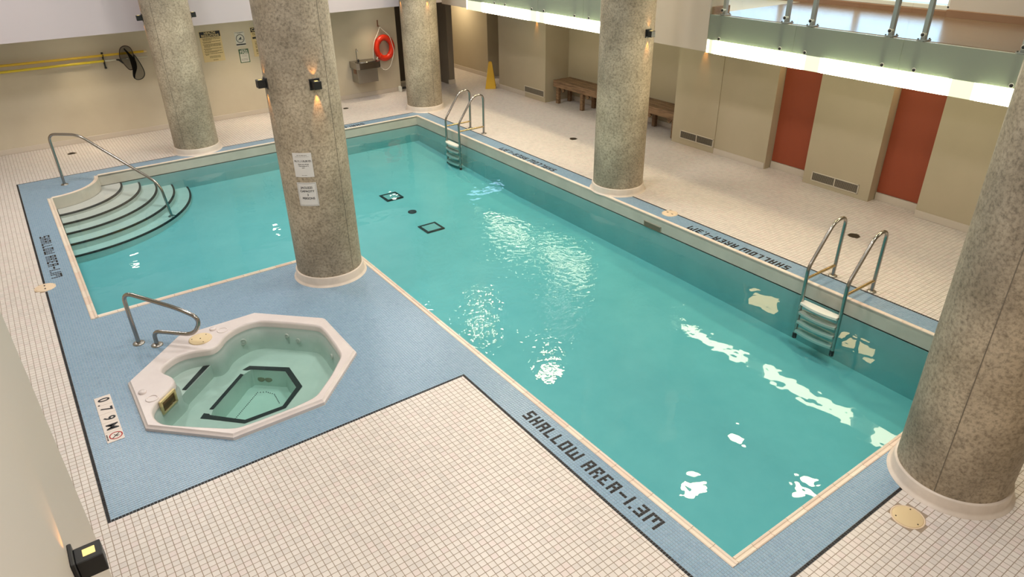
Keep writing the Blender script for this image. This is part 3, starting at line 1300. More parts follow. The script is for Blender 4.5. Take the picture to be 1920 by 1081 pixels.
# entry step in the corner, its front edge runs along the diagonal
DX, DY = norm((0.33, 0.332)), norm((-0.332, 0.33))
mb = MB()
inner = [np.array(p) for p in ((0.815, 1.475), (0.900, 1.572), (1.236, 1.897), (1.262, 1.925), (1.225, 1.955), (1.06, 2.02), (0.90, 2.01), (0.70, 1.85), (0.74, 1.70))]
n = len(inner)
slope = np.array([0.010, -0.010])
lowv = [(p + (slope if i in (0, 1, 2, 3) else 0)) for i, p in enumerate(inner)]
mb.add([(p[0], p[1], ZENT) for p in inner] + [(p[0], p[1], ZSEAT - 0.01) for p in lowv],
       [tuple(range(n))] + [(i, (i + 1) % n, n + (i + 1) % n, n + i) for i in range(n)])
mb.build('entry_step', M['tub'], tub)


def strip(pts_in, pts_out, z, name='tread_strip'):
    m_ = MB()
    n_ = len(pts_in)
    m_.add([(p[0], p[1], z) for p in pts_in] + [(p[0], p[1], z) for p in pts_out], [(i, i + 1, n_ + i + 1, n_ + i) for i in range(n_ - 1)])
    m_.build(name, M['black_rubber'], tub)


strip([(0.873, 1.615), (1.180, 1.942)], [(0.905, 1.585), (1.219, 1.894)], ZENT + 0.004)
strip(sh([(1.039, 1.384), (1.467, 1.802)]), sh([(1.072, 1.359), (1.491, 1.765)]), ZSEAT + 0.004)
strip(sh([(1.505, 1.861), (1.59, 1.890), (1.922, 1.606), (1.911, 1.198), (1.650, 0.955), (1.252, 0.960), (1.005, 1.220), (0.930, 1.291), (0.980, 1.352)]),
      sh([(1.540, 1.826), (1.580, 1.816), (1.863, 1.564), (1.854, 1.22), (1.635, 1.005), (1.272, 1.012), (1.050, 1.255), (1.02, 1.29), (1.02, 1.31)]), ZSEAT + 0.004)
# dotted outline on the footwell floor
mb = MB()
dots = [(1.235, 1.305), (1.552, 1.60), (1.63, 1.555), (1.685, 1.465), (1.675, 1.265)]
for p, q in zip(dots[:-1], dots[1:]):
    L = math.hypot(q[0] - p[0], q[1] - p[1])
    k = int(L / 0.024)
    for i in range(k):
        u = i / k
        mb.lathe([(0.0055, 0), (0.005, 0.004)], (p[0] + (q[0] - p[0]) * u, p[1] + (q[1] - p[1]) * u, ZFOOT + 0.001), 6)
stuff(mb.build('floor_stud', M['black_rubber'], tub))
# round cover, knobs, air rings on the rim
mb = MB()
mb.lathe([(0.115, 0.049), (0.115, 0.056), (0.108, 0.059), (0.100, 0.057), (0.0, 0.058)], (1.225, 2.155, 0), 40)
cv = mb.build('round_cover', M['cover_yellow'], tub)
mb = MB()
for a in (0.6, 2.7, 4.8):
    mb.lathe([(0.006, 0), (0.005, 0.003)], (1.225 + 0.085 * math.cos(a), 2.155 + 0.085 * math.sin(a), 0.057), 8)
mb.lathe([(0.007, 0), (0.006, 0.003)], (1.225, 2.155, 0.058), 8)
mb.build('screw', M['drain'], cv)
for (x, y) in ((0.540, 1.515), (1.385, 2.275)):
    mb = MB()
    mb.lathe([(0.036, 0.049), (0.036, 0.060), (0.028, 0.068), (0.0, 0.069)], (x, y, 0), 24)
    mb.build('air_knob', M['shell'], tub)
for (x, y) in ((0.592, 1.362), (1.462, 2.195)):
    mb = MB()
    c_ = [(x + 0.05 * math.cos(t), y + 0.05 * math.sin(t), 0.050) for t in np.linspace(0, 2 * math.pi, 24, endpoint=False)]
    mb.tube(c_, 0.008, 8, True)
    mb.build('rim_ring', M['shell'], tub)
# skimmer mouth under the left shelf
mb = MB()
a_, b_ = np.array([0.640, 1.300]), np.array([0.772, 1.425])
mid = (a_ + b_) / 2
ax_ = norm(b_ - a_)
nx = np.array([ax_[1], -ax_[0]])
A3, N3 = (ax_[0], ax_[1], 0), (nx[0], nx[1], 0)
cc = (mid[0] + nx[0] * 0.012, mid[1] + nx[1] * 0.012, -0.02)
mb.obox((cc[0], cc[1], 0.025), A3, N3, (0, 0, 1), (0.11, 0.012, 0.012), 0.003)
mb.obox((cc[0], cc[1], -0.10), A3, N3, (0, 0, 1), (0.11, 0.012, 0.01), 0.003)
for s_ in (-1, 1):
    mb.obox((cc[0] + ax_[0] * 0.1 * s_, cc[1] + ax_[1] * 0.1 * s_, -0.035), A3, N3, (0, 0, 1), (0.012, 0.012, 0.07), 0.003)
sk = mb.build('skimmer_frame', mat('yellowed_plastic', (0.62, 0.50, 0.24), 0.45), tub)
mb = MB()
mb.obox((mid[0] + nx[0] * 0.006, mid[1] + nx[1] * 0.006, -0.035), A3, N3, (0, 0, 1), (0.095, 0.006, 0.06))
mb.build('skimmer_throat', mat('brown_throat', (0.13, 0.07, 0.025), 0.7), sk)
# jets on the wall and the grilles below
for ang, z, r in ((42, -0.10, 0.024), (33, -0.15, 0.028), (77, -0.13, 0.038), (-9, -0.11, 0.028)):
    a = math.radians(ang)
    k = int(round(a / (2 * math.pi) * NT)) % NT
    rr = RW[k] - 0.028
    p = (TUB_C[0] + rr * math.cos(a), TUB_C[1] + rr * math.sin(a), z)
    mb = MB()
    mb.lathe([(r, 0), (r, 0.01), (r * 0.75, 0.016), (r * 0.55, 0.008), (r * 0.3, 0.014), (0.001, 0.014)], p, 20, (-math.cos(a), -math.sin(a), 0.1))
    mb.build('jet', M['white_plastic'], tub)
for (x, y) in ((1.652, 1.715), (1.712, 1.660)):
    mb = MB()
    mb.lathe([(0.048, 0), (0.048, 0.01), (0.035, 0.018), (0.001, 0.02)], (x, y, ZFOOT + 0.09), 20, (-0.6, -0.65, 0.45))
    mb.build('suction_cover', mat('brown_grille', (0.30, 0.27, 0.18), 0.6), tub)
# water
mb = MB()
RWW = RI + 0.02
mb.rings([ring_r(RWW, ZTW)], False, True)
mb.rings([ring_r(RWW, ZTW), ring_r(RWW, -0.68)], False)
v0 = ring_r(RWW, -0.68)
mb.add(v0, [tuple(range(NT))[::-1]])
mb.build('water', M['tub_water'], tub)


# ------------------------------------------------------------------ concrete columns
CL = ['grey concrete column by the back wall, beside the curved pool steps',
      'concrete column with two paper notices, standing on the blue terrace by the hot tub',
      'concrete column at the far pool corner, beside the red life ring',
      'stained concrete column between the two pool ladders, in front of the bench alcove',
      'large foreground concrete column at the near right pool corner']
SEAMS = [[-134], [-67], [-86], [-173], [-173]]
SEAMS[3] = [150]
for i, (x, y) in enumerate(COLS):
    t = thing('concrete_column', CL[i], 'column', (x, y, 0), 'round concrete columns around the pool')
    t['kind'] = 'thing'
    r = 0.393
    mb = MB()
    mb.lathe([(r, 0.0), (r, 1.2), (r, 2.6), (r, 5.2)], (x, y, 0), 64)
    mb.build('shaft', M['concrete'], t)
    mb = MB()
    mb.lathe([(r + 0.052, 0.0), (r + 0.050, 0.004), (r + 0.032, 0.012), (r + 0.022, 0.03), (r + 0.020, 0.105), (r + 0.014, 0.113), (r - 0.002, 0.115)], (x, y, 0), 64)
    mb.build('base_curb', M['curb'], t)
    for a in SEAMS[i]:
        a = math.radians(a)
        mb = MB()
        mb.obox((x + (r + 0.0005) * math.cos(a), y + (r + 0.0005) * math.sin(a), 2.65), (math.cos(a), math.sin(a), 0), (-math.sin(a), math.cos(a), 0), (0, 0, 1), (0.0012, 0.0028, 2.53))
        mb.build('seam', M['seam'], t)


# ------------------------------------------------------------------ wall lights
def spot(parent, loc, rot, power, ang, name):
    l = bpy.data.lights.new(name, 'SPOT')
    l.energy = power
    l.color = (1.0, 0.40, 0.07)
    l.spot_size = math.radians(ang)
    l.spot_blend = 0.6
    l.shadow_soft_size = 0.006
    o = bpy.data.objects.new(name, l)
    COL.objects.link(o)
    o.parent = parent
    o.location = loc
    o.rotation_euler = rot
    return o


# built facing +x, mounted on the plane x = 0, centre at z = 0
sc0 = thing('wall_light', 'x', 'wall light', (0, 0, 0), 'black up and down wall lights')
mb = MB()
mb.box(0.0, 0.014, -0.058, 0.058, -0.058, 0.058, 0.003)
mb.build('back_plate', M['black'], sc0)
mb = MB()
mb.box(0.014, 0.100, -0.041, 0.041, -0.043, 0.040, 0.003)
hs = mb.build('housing', M['black'], sc0)
mb = MB()
mb.box(0.040, 0.080, -0.018, 0.018, 0.038, 0.0415, 0.001)
mb.build('lens', M['lens'], hs)
mb = MB()
mb.box(0.040, 0.080, -0.018, 0.018, -0.0445, -0.041, 0.001)
mb.build('lens', M['lens'], hs)
spot(sc0, (0.034, 0, -0.055), (0, math.radians(5), 0), 9.0, 36, 'down_lamp')
spot(sc0, (0.05, 0, 0.055), (math.pi, math.radians(-16), 0), 1.2, 60, 'up_lamp')
R_ = 0.392
SCN_L = [
    (1, 180, 2.38, 'black wall light on the side of the notice column facing the left'),
    (1, -90, 2.38, 'black wall light on the notice column above its two papers'),
    (3, -85, 2.40, 'black wall light on the column between the two pool ladders'),
    (0, 176, 2.40, 'black wall light on the column by the pool steps, side nearest the yellow poles'),
    (0, 4, 2.38, 'black wall light on the column by the pool steps, side nearest the wall signs'),
    (2, 176, 2.40, 'wall light high on the far corner column, side towards the life ring'),
    (2, -88, 2.40, 'wall light high on the far corner column, side towards the pool'),
]
first = True
for (ci, ang, z, lab) in SCN_L:
    a = math.radians(ang)
    loc = (COLS[ci][0] + (R_ - 0.006) * math.cos(a), COLS[ci][1] + (R_ - 0.006) * math.sin(a), z)
    if first:
        sc0.location = loc
        sc0.rotation_euler = (0, 0, a)
        sc0['label'] = lab
        first = False
    else:
        copy_tree(sc0, lab, loc, a)
copy_tree(sc0, 'black wall light with a lit yellow lens on the plain near wall', (0.0205, -2.53, 1.97), 0.0)
copy_tree(sc0, 'wall light behind the balcony glass, above the vent next to the bench end', (10.42, 3.53, 1.93), math.pi)
copy_tree(sc0, 'wall light behind the balcony glass, above the farthest floor vent', (10.375, 8.31, 1.90), math.pi)


# ------------------------------------------------------------------ notices and signs
def on_cyl(cx, cy, r, a0, z0):
    """sheet coords (u right, v up) -> point on the column; u grows anticlockwise seen from above"""
    def fn(u, v, off=0.0):
        a = a0 + u / r
        return (cx + (r + off) * math.cos(a), cy + (r + off) * math.sin(a), z0 + v)
    return fn


def sheet_on_col(label, a0, a1, z0, z1, writer):
    cx_, cy_ = COLS[1]
    r = 0.396
    am = math.radians((a0 + a1) / 2)
    w_ = math.radians(a1 - a0) * r
    h_ = z1 - z0
    zc = (z0 + z1) / 2
    t = thing('paper_notice', label, 'notice', (cx_ + r * math.cos(am), cy_ + r * math.sin(am), zc))
    f0 = on_cyl(cx_, cy_, r, am, zc)
    mb = MB()
    n = 10
    vs = [f0(-w_ / 2 + w_ * k / n, v, o_) for o_ in (0.0015, -0.001) for v in (-h_ / 2, h_ / 2) for k in range(n + 1)]
    k = n + 1
    fs = [(i, i + 1, k + i + 1, k + i) for i in range(n)] + [(2 * k + i, 3 * k + i, 3 * k + i + 1, 2 * k + i + 1) for i in range(n)]
    fs += [(i, 2 * k + i, 2 * k + i + 1, i + 1) for i in range(n)] + [(k + i, k + i + 1, 3 * k + i + 1, 3 * k + i) for i in range(n)]
    mb.add(vs, fs)
    mb.build('sheet', M['paper'], t)
    writer(t, lambda u, v: f0(u, v, 0.003), w_, h_)
    return t


def bars(mb, fn, y, x0, x1, h, words=True):
    x = x0
    while x < x1 - 0.004:
        l = random.uniform(0.012, 0.035) if words else (x1 - x0)
        e_ = min(x + l, x1)
        mb.add([fn(x, y - h / 2), fn(e_, y - h / 2), fn(e_, y + h / 2), fn(x, y + h / 2)], [(0, 1, 2, 3)])
        x = e_ + 0.006


def w1(t, fn, w_, h_):
    mb = MB()
    put_text(mb, 'N.11.11R.R1D.', 0.031, fn, (0.004, 0.045), 0.0006)
    put_text(mb, 'Please stay off pipe', 0.0155, fn, (0.006, 0.010), 0.0003)
    put_text(mb, 'They break out in', 0.0155, fn, (0.006, -0.010), 0.0003)
    put_text(mb, 'pool', 0.0155, fn, (0.0, -0.030), 0.0003)
    mb.build('lettering', M['ink'], t)
    mb = MB()
    bars(mb, fn, 0.112, -0.055, 0.055, 0.007)
    bars(mb, fn, 0.096, -0.075, 0.075, 0.003)
    bars(mb, fn, -0.117, -0.03, 0.03, 0.005)
    mb.build('small_print', M['grey_ink'], t)


def w2(t, fn, w_, h_):
    mb = MB()
    for s_, v, u in (('JACUZZI', 0.079, -0.004), ('CAPACITY', 0.037, -0.002), ('3', -0.006, 0.002), ('PERSONS', -0.048, 0.004)):
        put_text(mb, s_, 0.034, fn, (u, v), 0.0007)
    b = 0.0012
    for (u0, u1, v0, v1) in ((-w_ / 2 + 0.01, w_ / 2 - 0.01, h_ / 2 - 0.012, h_ / 2 - 0.010), (-w_ / 2 + 0.01, w_ / 2 - 0.01, -h_ / 2 + 0.010, -h_ / 2 + 0.012)):
        n = 8
        for k in range(n):
            a, c = u0 + (u1 - u0) * k / n, u0 + (u1 - u0) * (k + 1) / n
            mb.add([fn(a, v0), fn(c, v0), fn(c, v1), fn(a, v1)], [(0, 1, 2, 3)])
    for u in (-w_ / 2 + 0.010, w_ / 2 - 0.011):
        mb.add([fn(u, -h_ / 2 + 0.01), fn(u + 0.0015, -h_ / 2 + 0.01), fn(u + 0.0015, h_ / 2 - 0.01), fn(u, h_ / 2 - 0.01)], [(0, 1, 2, 3)])
    mb.build('lettering', M['ink'], t)


sheet_on_col('upper white paper notice taped to the concrete column, with one bold line of print', -142.5, -111.8, 1.380, 1.657, w1)
sheet_on_col('lower white paper notice on the concrete column reading JACUZZI CAPACITY 3 PERSONS', -142.8, -111.0, 1.037, 1.316, w2)


def wall_fn(xc, zc, y=11.2):
    return lambda u, v, off=0.0: (xc + u, y - off, zc + v)


def board(label, name, x0, x1, z0, z1, m_, th=0.006):
    t = thing(name, label, 'sign', ((x0 + x1) / 2, 11.2, (z0 + z1) / 2))
    mb = MB()
    mb.box(x0, x1, 11.2 - th, 11.2, z0, z1, 0.001)
    mb.build('board', m_, t)
    f0 = wall_fn((x0 + x1) / 2, (z0 + z1) / 2)
    return t, (lambda u, v: f0(u, v, th + 0.001)), (lambda u, v: f0(u, v, th + 0.002))


def rectf(mb, fn, u0, u1, v0, v1):
    mb.add([fn(u0, v0), fn(u1, v0), fn(u1, v1), fn(u0, v1)], [(0, 1, 2, 3)])


t, f1, f2 = board('tall pale yellow sign headed HEALTH REGULATIONS on the back wall', 'wall_sign', 3.86, 4.29, 1.22, 1.825, M['yellow_board'])
mb = MB()
rectf(mb, f1, -0.205, 0.205, 0.185, 0.295)
mb.build('header', M['ink'], t)
mb = MB()
put_text(mb, 'HEALTH', 0.062, f2, (0, 0.264), 0.0012)
put_text(mb, 'REGULATIONS', 0.062, f2, (0, 0.213), 0.0012, sx=0.86)
mb.build('lettering', M['yellow_board'], t)
mb = MB()
v = 0.165
for para, last in ((3, 0.5), (2, 0.45), (4, 0.35), (2, 0.4), (2, 0.75), (2, 0.2)):
    for k in range(para):
        x1_ = 0.185 if k < para - 1 else -0.165 + 0.35 * last
        bars(mb, f1, v, -0.175 if k == 0 else -0.160, x1_, 0.0105)
        v -= 0.0195
    v -= 0.0105
for k in range(3):
    bars(mb, f1, v - 0.002, -0.09, 0.13, 0.007)
    v -= 0.016
bars(mb, f1, -0.272, -0.03, 0.07, 0.010)
mb.build('small_print', mat('brown_ink', (0.10, 0.07, 0.03), 0.7), t)

t, f1, f2 = board('small white square sign with a black ring symbol above the PASS card', 'wall_sign', 4.567, 4.772, 1.465, 1.755, M['white_board'])
mb = MB()
n = 36
co = [(0.086 * math.cos(2 * math.pi * k / n), 0.005 + 0.086 * math.sin(2 * math.pi * k / n)) for k in range(n)]
ci = [(0.074 * math.cos(2 * math.pi * k / n), 0.005 + 0.074 * math.sin(2 * math.pi * k / n)) for k in range(n)]
mb.add([f1(*p) for p in co] + [f1(*p) for p in ci], [(k, (k + 1) % n, n + (k + 1) % n, n + k) for k in range(n)])
# little swimmer and wave inside the ring
mb.add([f1(0.012 + 0.014 * math.cos(a), 0.022 + 0.014 * math.sin(a)) for a in np.linspace(0, 2 * math.pi, 12, endpoint=False)], [tuple(range(12))])
mb.add([f1(*p) for p in ((-0.03, 0.0), (-0.01, 0.016), (0.03, 0.002), (0.03, -0.008), (-0.028, -0.012))], [(0, 1, 2, 3, 4)])
for k in range(3):
    c_ = -0.04 + 0.04 * k
    mb.add([f1(c_ - 0.02, -0.022), f1(c_, -0.014), f1(c_ + 0.02, -0.022), f1(c_, -0.026)], [(0, 1, 2, 3)])
rectf(mb, f1, -0.10, 0.10, -0.125, -0.100)
bars(mb, f1, 0.128, -0.09, 0.09, 0.008)
bars(mb, f1, 0.112, -0.04, 0.04, 0.006)
mb.build('symbol', M['ink'], t)

t, f1, f2 = board('white card with a green PASS heading on the back wall', 'wall_sign', 4.588, 4.795, 1.122, 1.40, M['green_board'])
mb = MB()
rectf(mb, f1, -0.088, 0.088, -0.125, 0.045)
mb.build('card', M['white_board'], t)
mb = MB()
put_text(mb, 'PASS', 0.088, f2, (0, 0.078), 0.0022, sx=0.9)
put_text(mb, 'REPORT', 0.028, f2, (0, 0.122), 0.0004)
mb.build('lettering', M['white_board'], t)
mb = MB()
for k in range(4):
    bars(mb, f2, 0.025 - 0.014 * k, -0.06, 0.06, 0.004)
for k in range(4):
    bars(mb, f2, -0.055 - 0.013 * k, -0.07, 0.07, 0.006)
mb.build('small_print', M['grey_ink'], t)

t, f1, f2 = board('pale yellow sign headed CAUTION, partly hidden behind the notice column', 'wall_sign', 4.905, 5.32, 1.215, 1.815, M['yellow_board'])
mb = MB()
rectf(mb, f1, -0.20, 0.20, 0.20, 0.29)
rectf(mb, f1, -0.185, 0.185, 0.065, 0.105)
mb.build('header', M['ink'], t)
mb = MB()
put_text(mb, 'CAUTION', 0.085, f2, (0, 0.245), 0.0014, sx=0.95)
mb.build('lettering', M['yellow_board'], t)
mb = MB()
put_text(mb, 'THIS', 0.07, f2, (-0.11, 0.15), 0.0014)
for k, v in enumerate((0.0, -0.03, -0.055, -0.09, -0.115, -0.16, -0.18, -0.20, -0.24)):
    bars(mb, f1, v, -0.15, 0.15, 0.012)
mb.build('small_print', mat('brown_ink', (0.10, 0.07, 0.03), 0.7), t)

# depth plate on the blue mosaic: 0.79M and a no-diving ring
t = thing('depth_marker', 'white tile plate reading 0.79M with a red no diving ring, beside the hot tub', 'depth marker', (0.217, 1.367, 0))
mb = MB()
ys = [1.757, 1.60, 1.45, 1.30, 1.145, 0.985]
for a, b in zip(ys[:-1], ys[1:]):
    mb.box(0.150, 0.287, b + 0.001, a - 0.001, -0.001, 0.004, 0.001)
mb.build('plate', M['plate'], t)
pf = lambda u, v: (0.2185 + v, 1.371 - u, 0.0052)
mb = MB()
for ch, u in (('0', -0.315), ('7', -0.150), ('9', 0.012), ('M', 0.155)):
    put_text(mb, ch, 0.135, pf, (u, 0.0), 0.003, sx=0.92)
put_text(mb, '.', 0.10, pf, (-0.238, -0.020), 0.003)
mb.build('lettering', M['ink'], t)
mb = MB()
n = 32
c0u, c0v = 0.308, 0.010
for rr0, rr1 in ((0.054, 0.044),):
    co = [(c0u + rr0 * math.cos(2 * math.pi * k / n), c0v + rr0 * math.sin(2 * math.pi * k / n)) for k in range(n)]
    ci = [(c0u + rr1 * math.cos(2 * math.pi * k / n), c0v + rr1 * math.sin(2 * math.pi * k / n)) for k in range(n)]
    mb.add([pf(*p) for p in co] + [pf(*p) for p in ci], [(k, (k + 1) % n, n + (k + 1) % n, n + k) for k in range(n)])
mb.build('ring_symbol', M['red_ink'], t)
mb = MB()
for (p, q, w_) in (((-0.028, 0.03), (0.03, -0.03), 0.004), ((-0.02, -0.012), (0.022, 0.012), 0.003), ((-0.005, 0.0), (0.012, 0.026), 0.003)):
    p, q = np.array(p), np.array(q)
    nn = norm([-(q - p)[1], (q - p)[0]]) * w_
    mb.add([pf(c0u + s_[0], c0v + s_[1]) for s_ in (p - nn, q - nn, q + nn, p + nn)], [(0, 1, 2, 3)])
bars(mb, pf, -0.057, c0u - 0.045, c0u + 0.045, 0.010)
mb.build('diver_symbol', M['ink'], t)

# ------------------------------------------------------------------ hand rails
def flange(mb, x, y, z, r=0.042):
    mb.lathe([(r, 0), (r, 0.008), (r * 0.8, 0.015), (0.022, 0.018)], (x, y, z), 24)


hr = thing('step_handrail', 'long steel handrail running from the blue deck corner down to the pool steps', 'handrail', (0.668, 8.637, 0))
pts = [(0.664, 8.640, 0.0), (0.660, 8.644, 0.86), (1.05, 8.29, 0.865), (1.93, 7.495, 0.06), (1.981, 7.449, -0.51)]
mb = MB()
mb.tube(fillet(pts, [0.13, 0.14, 0.16]), 0.0215, 14)
mb.build('rail', M['steel'], hr)
for (x, y, z) in ((0.664, 8.640, 0.0), (1.981, 7.449, -0.512)):
    mb = MB()
    flange(mb, x, y, z, 0.055)
    mb.build('flange', M['brushed'], hr)

hr = thing('spa_handrail', 'bent steel grab rail standing on the blue tiles at the corner of the hot tub', 'handrail', (0.685, 2.553, 0))
pts = [(0.688, 2.549, 0.0), (0.672, 2.566, 0.62), (0.86, 2.376, 0.585), (1.11, 2.124, 0.465), (1.235, 1.998, 0.40), (1.19, 2.045, 0.165), (0.90, 2.336, 0.175), (0.836, 2.400, 0.14), (0.838, 2.398, 0.0)]
pts = [(0.688, 2.549, 0.0), (0.678, 2.560, 0.62), (1.10, 2.135, 0.47), (1.255, 1.978, 0.37), (1.165, 2.068, 0.172), (0.838, 2.398, 0.172), (0.838, 2.398, 0.0)]
mb = MB()
mb.tube(fillet(pts, [0.13, 0.12, 0.12, 0.10, 0.10], 8), 0.0215, 14)
mb.build('rail', M['steel'], hr)
for (x, y) in ((0.688, 2.549), (0.838, 2.398)):
    mb = MB()
    flange(mb, x, y, 0.0, 0.058)
    mb.build('flange', M['brushed'], hr)

# pool ladders
ld = thing('pool_ladder', 'steel pool ladder with white treads on the near right side, next to the large column', 'pool ladder', (7.84, -1.18, 0))
RY = (-0.934, -1.43)
for y in RY:
    mb = MB()
    mb.tube(fillet([(7.84, y, 0.0), (7.852, y, 0.78), (7.62, y, 0.78), (7.262, y, 0.29), (7.262, y, -0.60)], [0.16, 0.12, 0.07], 8), 0.021, 14)
    mb.build('rail', M['steel'], ld)
    mb = MB()
    mb.tube([(7.835, y, 0.145), (7.27, y, 0.145)], 0.0165, 12)
    mb.build('brace_bar', mat('bronze_bar', (0.60, 0.47, 0.26), 0.25, 1.0), ld)
    mb = MB()
    flange(mb, 7.84, y, 0.0, 0.052)
    mb.build('flange', M['brushed'], ld)
    mb = MB()
    mb.lathe([(0.026, -0.66), (0.026, -0.60), (0.022, -0.59)], (7.262, y, 0), 16)
    mb.build('rubber_foot', M['black'], ld)
for z in (-0.15, -0.275, -0.40, -0.53):
    mb = MB()
    prof = []
    n = 12
    yy = np.linspace(RY[1] + 0.015, RY[0] - 0.015, n)
    vs = []
    for k, y in enumerate(yy):
        u = k / (n - 1) * 2 - 1
        bow = 0.035 * (1 - u * u)
        for (x_, z_) in ((7.215 - bow, z), (7.31, z), (7.31, z - 0.028), (7.215 - bow, z - 0.028)):
            vs.append((x_, y, z_))
    fs = []
    for k in range(n - 1):
        for j in range(4):
            fs.append((k * 4 + j, k * 4 + (j + 1) % 4, (k + 1) * 4 + (j + 1) % 4, (k + 1) * 4 + j))
    fs += [(0, 1, 2, 3), tuple((n - 1) * 4 + j for j in (3, 2, 1, 0))]
    mb.add(vs, fs)
    mb.build('tread', M['white_plastic'], ld)
copy_tree(ld, 'steel pool ladder with white treads at the far corner of the pool', (7.865, 7.02, 0.0))

# deck covers and drains
CVL = ['cream round skimmer cover with two slots on the black border line at left',
       'cream round skimmer cover on the far pool edge beyond the wall slot',
       'yellowed round cover set in the tiles at the foot of the large column']
for i, (x, y, r) in enumerate(COVERS):
    t = thing('skimmer_cover', CVL[i], 'cover', (x, y, 0), 'round skimmer covers in the deck')
    mb = MB()
    mb.lathe([(r, -0.006), (r, 0.003), (r - 0.008, 0.005), (r - 0.012, 0.001)], (x, y, 0), 40)
    mb.build('rim', M['cover'], t)
    mb = MB()
    mb.lathe([(r - 0.013, -0.006), (r - 0.013, 0.004), (r - 0.018, 0.006), (0.0, 0.007)], (x, y, 0), 40)
    mb.build('lid', M['cover_yellow'] if i == 2 else M['cover'], t)
    mb = MB()
    if i < 2:
        for s_ in (-1, 1):
            mb.box(x - 0.008, x + 0.008, y + s_ * 0.045 - 0.016, y + s_ * 0.045 + 0.016, 0.005, 0.0078)
    else:
        for a in (0.3, 2.4, 4.5):
            mb.lathe([(0.006, 0.004), (0.005, 0.0085)], (x + 0.085 * math.cos(a), y + 0.085 * math.sin(a), 0), 8)
    mb.build('finger_slot' if i < 2 else 'screw', M['drain'], t)
DRL = ['small round bronze floor drain in the tiles behind the step handrail',
       'small round bronze floor drain on the tiles between far ladder and bench',
       'small round bronze floor drain on the tiles behind the near ladder',
       'small round bronze floor drain near the back wall, right of the notice column']
for i, (x, y, r) in enumerate(DRAINS):
    t = thing('floor_drain', DRL[i], 'drain', (x, y, 0), 'round floor drains')
    mb = MB()
    n = 24
    mb.lathe([(r, -0.005), (r, 0.003), (r - 0.012, 0.004), (r - 0.014, 0.0)], (x, y, 0), n)
    mb.build('rim', M['drain'], t)
    mb = MB()
    for k in range(5):
        o_ = (k - 2) * r * 0.36
        hw = math.sqrt(max(0.0001, (r - 0.012) ** 2 - o_ * o_))
        mb.box(x - hw, x + hw, y + o_ - 0.006, y + o_ + 0.006, -0.004, 0.002)
    mb.build('grate', M['drain'], t)

# ------------------------------------------------------------------ things on the back wall
# poles and their bracket
pl = thing('telescopic_pole', 'upper yellow pole hung along the back wall', 'pole', (1.2, 11.13, 1.6))
mb = MB()
mb.tube([(-2.3, 11.12, 1.612), (2.785, 11.12, 1.583)], 0.0225, 12)
mb.build('tube', M['yellow'], pl)
mb = MB()
mb.tube([(2.75, 11.12, 1.5832), (2.80, 11.12, 1.5829)], 0.025, 12)
mb.build('end_cap', M['cover_yellow'], pl)
pl = thing('telescopic_pole', 'lower yellow pole with a silver inner tube, hung along the back wall', 'pole', (1.2, 11.13, 1.48))
mb = MB()
mb.tube([(-2.3, 11.12, 1.487), (2.02, 11.12, 1.487)], 0.0225, 12)
mb.build('tube', mat('bright_yellow', (0.75, 0.58, 0.03), 0.35), pl)
mb = MB()
mb.tube([(2.0, 11.12, 1.487), (2.79, 11.12, 1.484)], 0.0175, 12)
mb.build('inner_tube', mat('pale_aluminium', (0.62, 0.60, 0.50), 0.35, 0.6), pl)
br = thing('pole_bracket', 'black wall bracket carrying the two yellow poles', 'bracket', (2.022, 11.19, 1.48))
mb = MB()
mb.box(2.010, 2.036, 11.175, 11.2, 1.335, 1.635, 0.004)
mb.build('backbar', M['black'], br)
for z in (1.56, 1.46):
    mb = MB()
    mb.tube(fillet([(2.023, 11.18, z - 0.02), (2.023, 11.085, z - 0.02), (2.023, 11.083, z + 0.045)], 0.03), 0.008, 8)
    mb.build('hook', M['black'], br)
for z in (1.345, 1.622):
    mb = MB()
    mb.box(2.005, 2.045, 11.17, 11.2, z - 0.014, z + 0.014, 0.004)
    mb.build('mount_tab', M['black'], br)

# leaf net draped over the pole ends
nt = thing('leaf_net', 'black mesh leaf net draped over the ends of the yellow poles', 'net', (2.42, 11.05, 1.42))


def smooth_loop(pts, n=60):
    P = np.array(pts, float)
    m_ = len(P)
    out = []
    for k in range(n):
        t_ = k / n * m_
        i = int(t_)
        u = t_ - i
        p0, p1, p2, p3 = P[(i - 1) % m_], P[i % m_], P[(i + 1) % m_], P[(i + 2) % m_]
        out.append(0.5 * ((2 * p1) + (-p0 + p2) * u + (2 * p0 - 5 * p1 + 4 * p2 - p3) * u * u + (-p0 + 3 * p1 - 3 * p2 + p3) * u ** 3))
    return out


def nz_(p):   # px in the net crop -> wall plane position
    return p


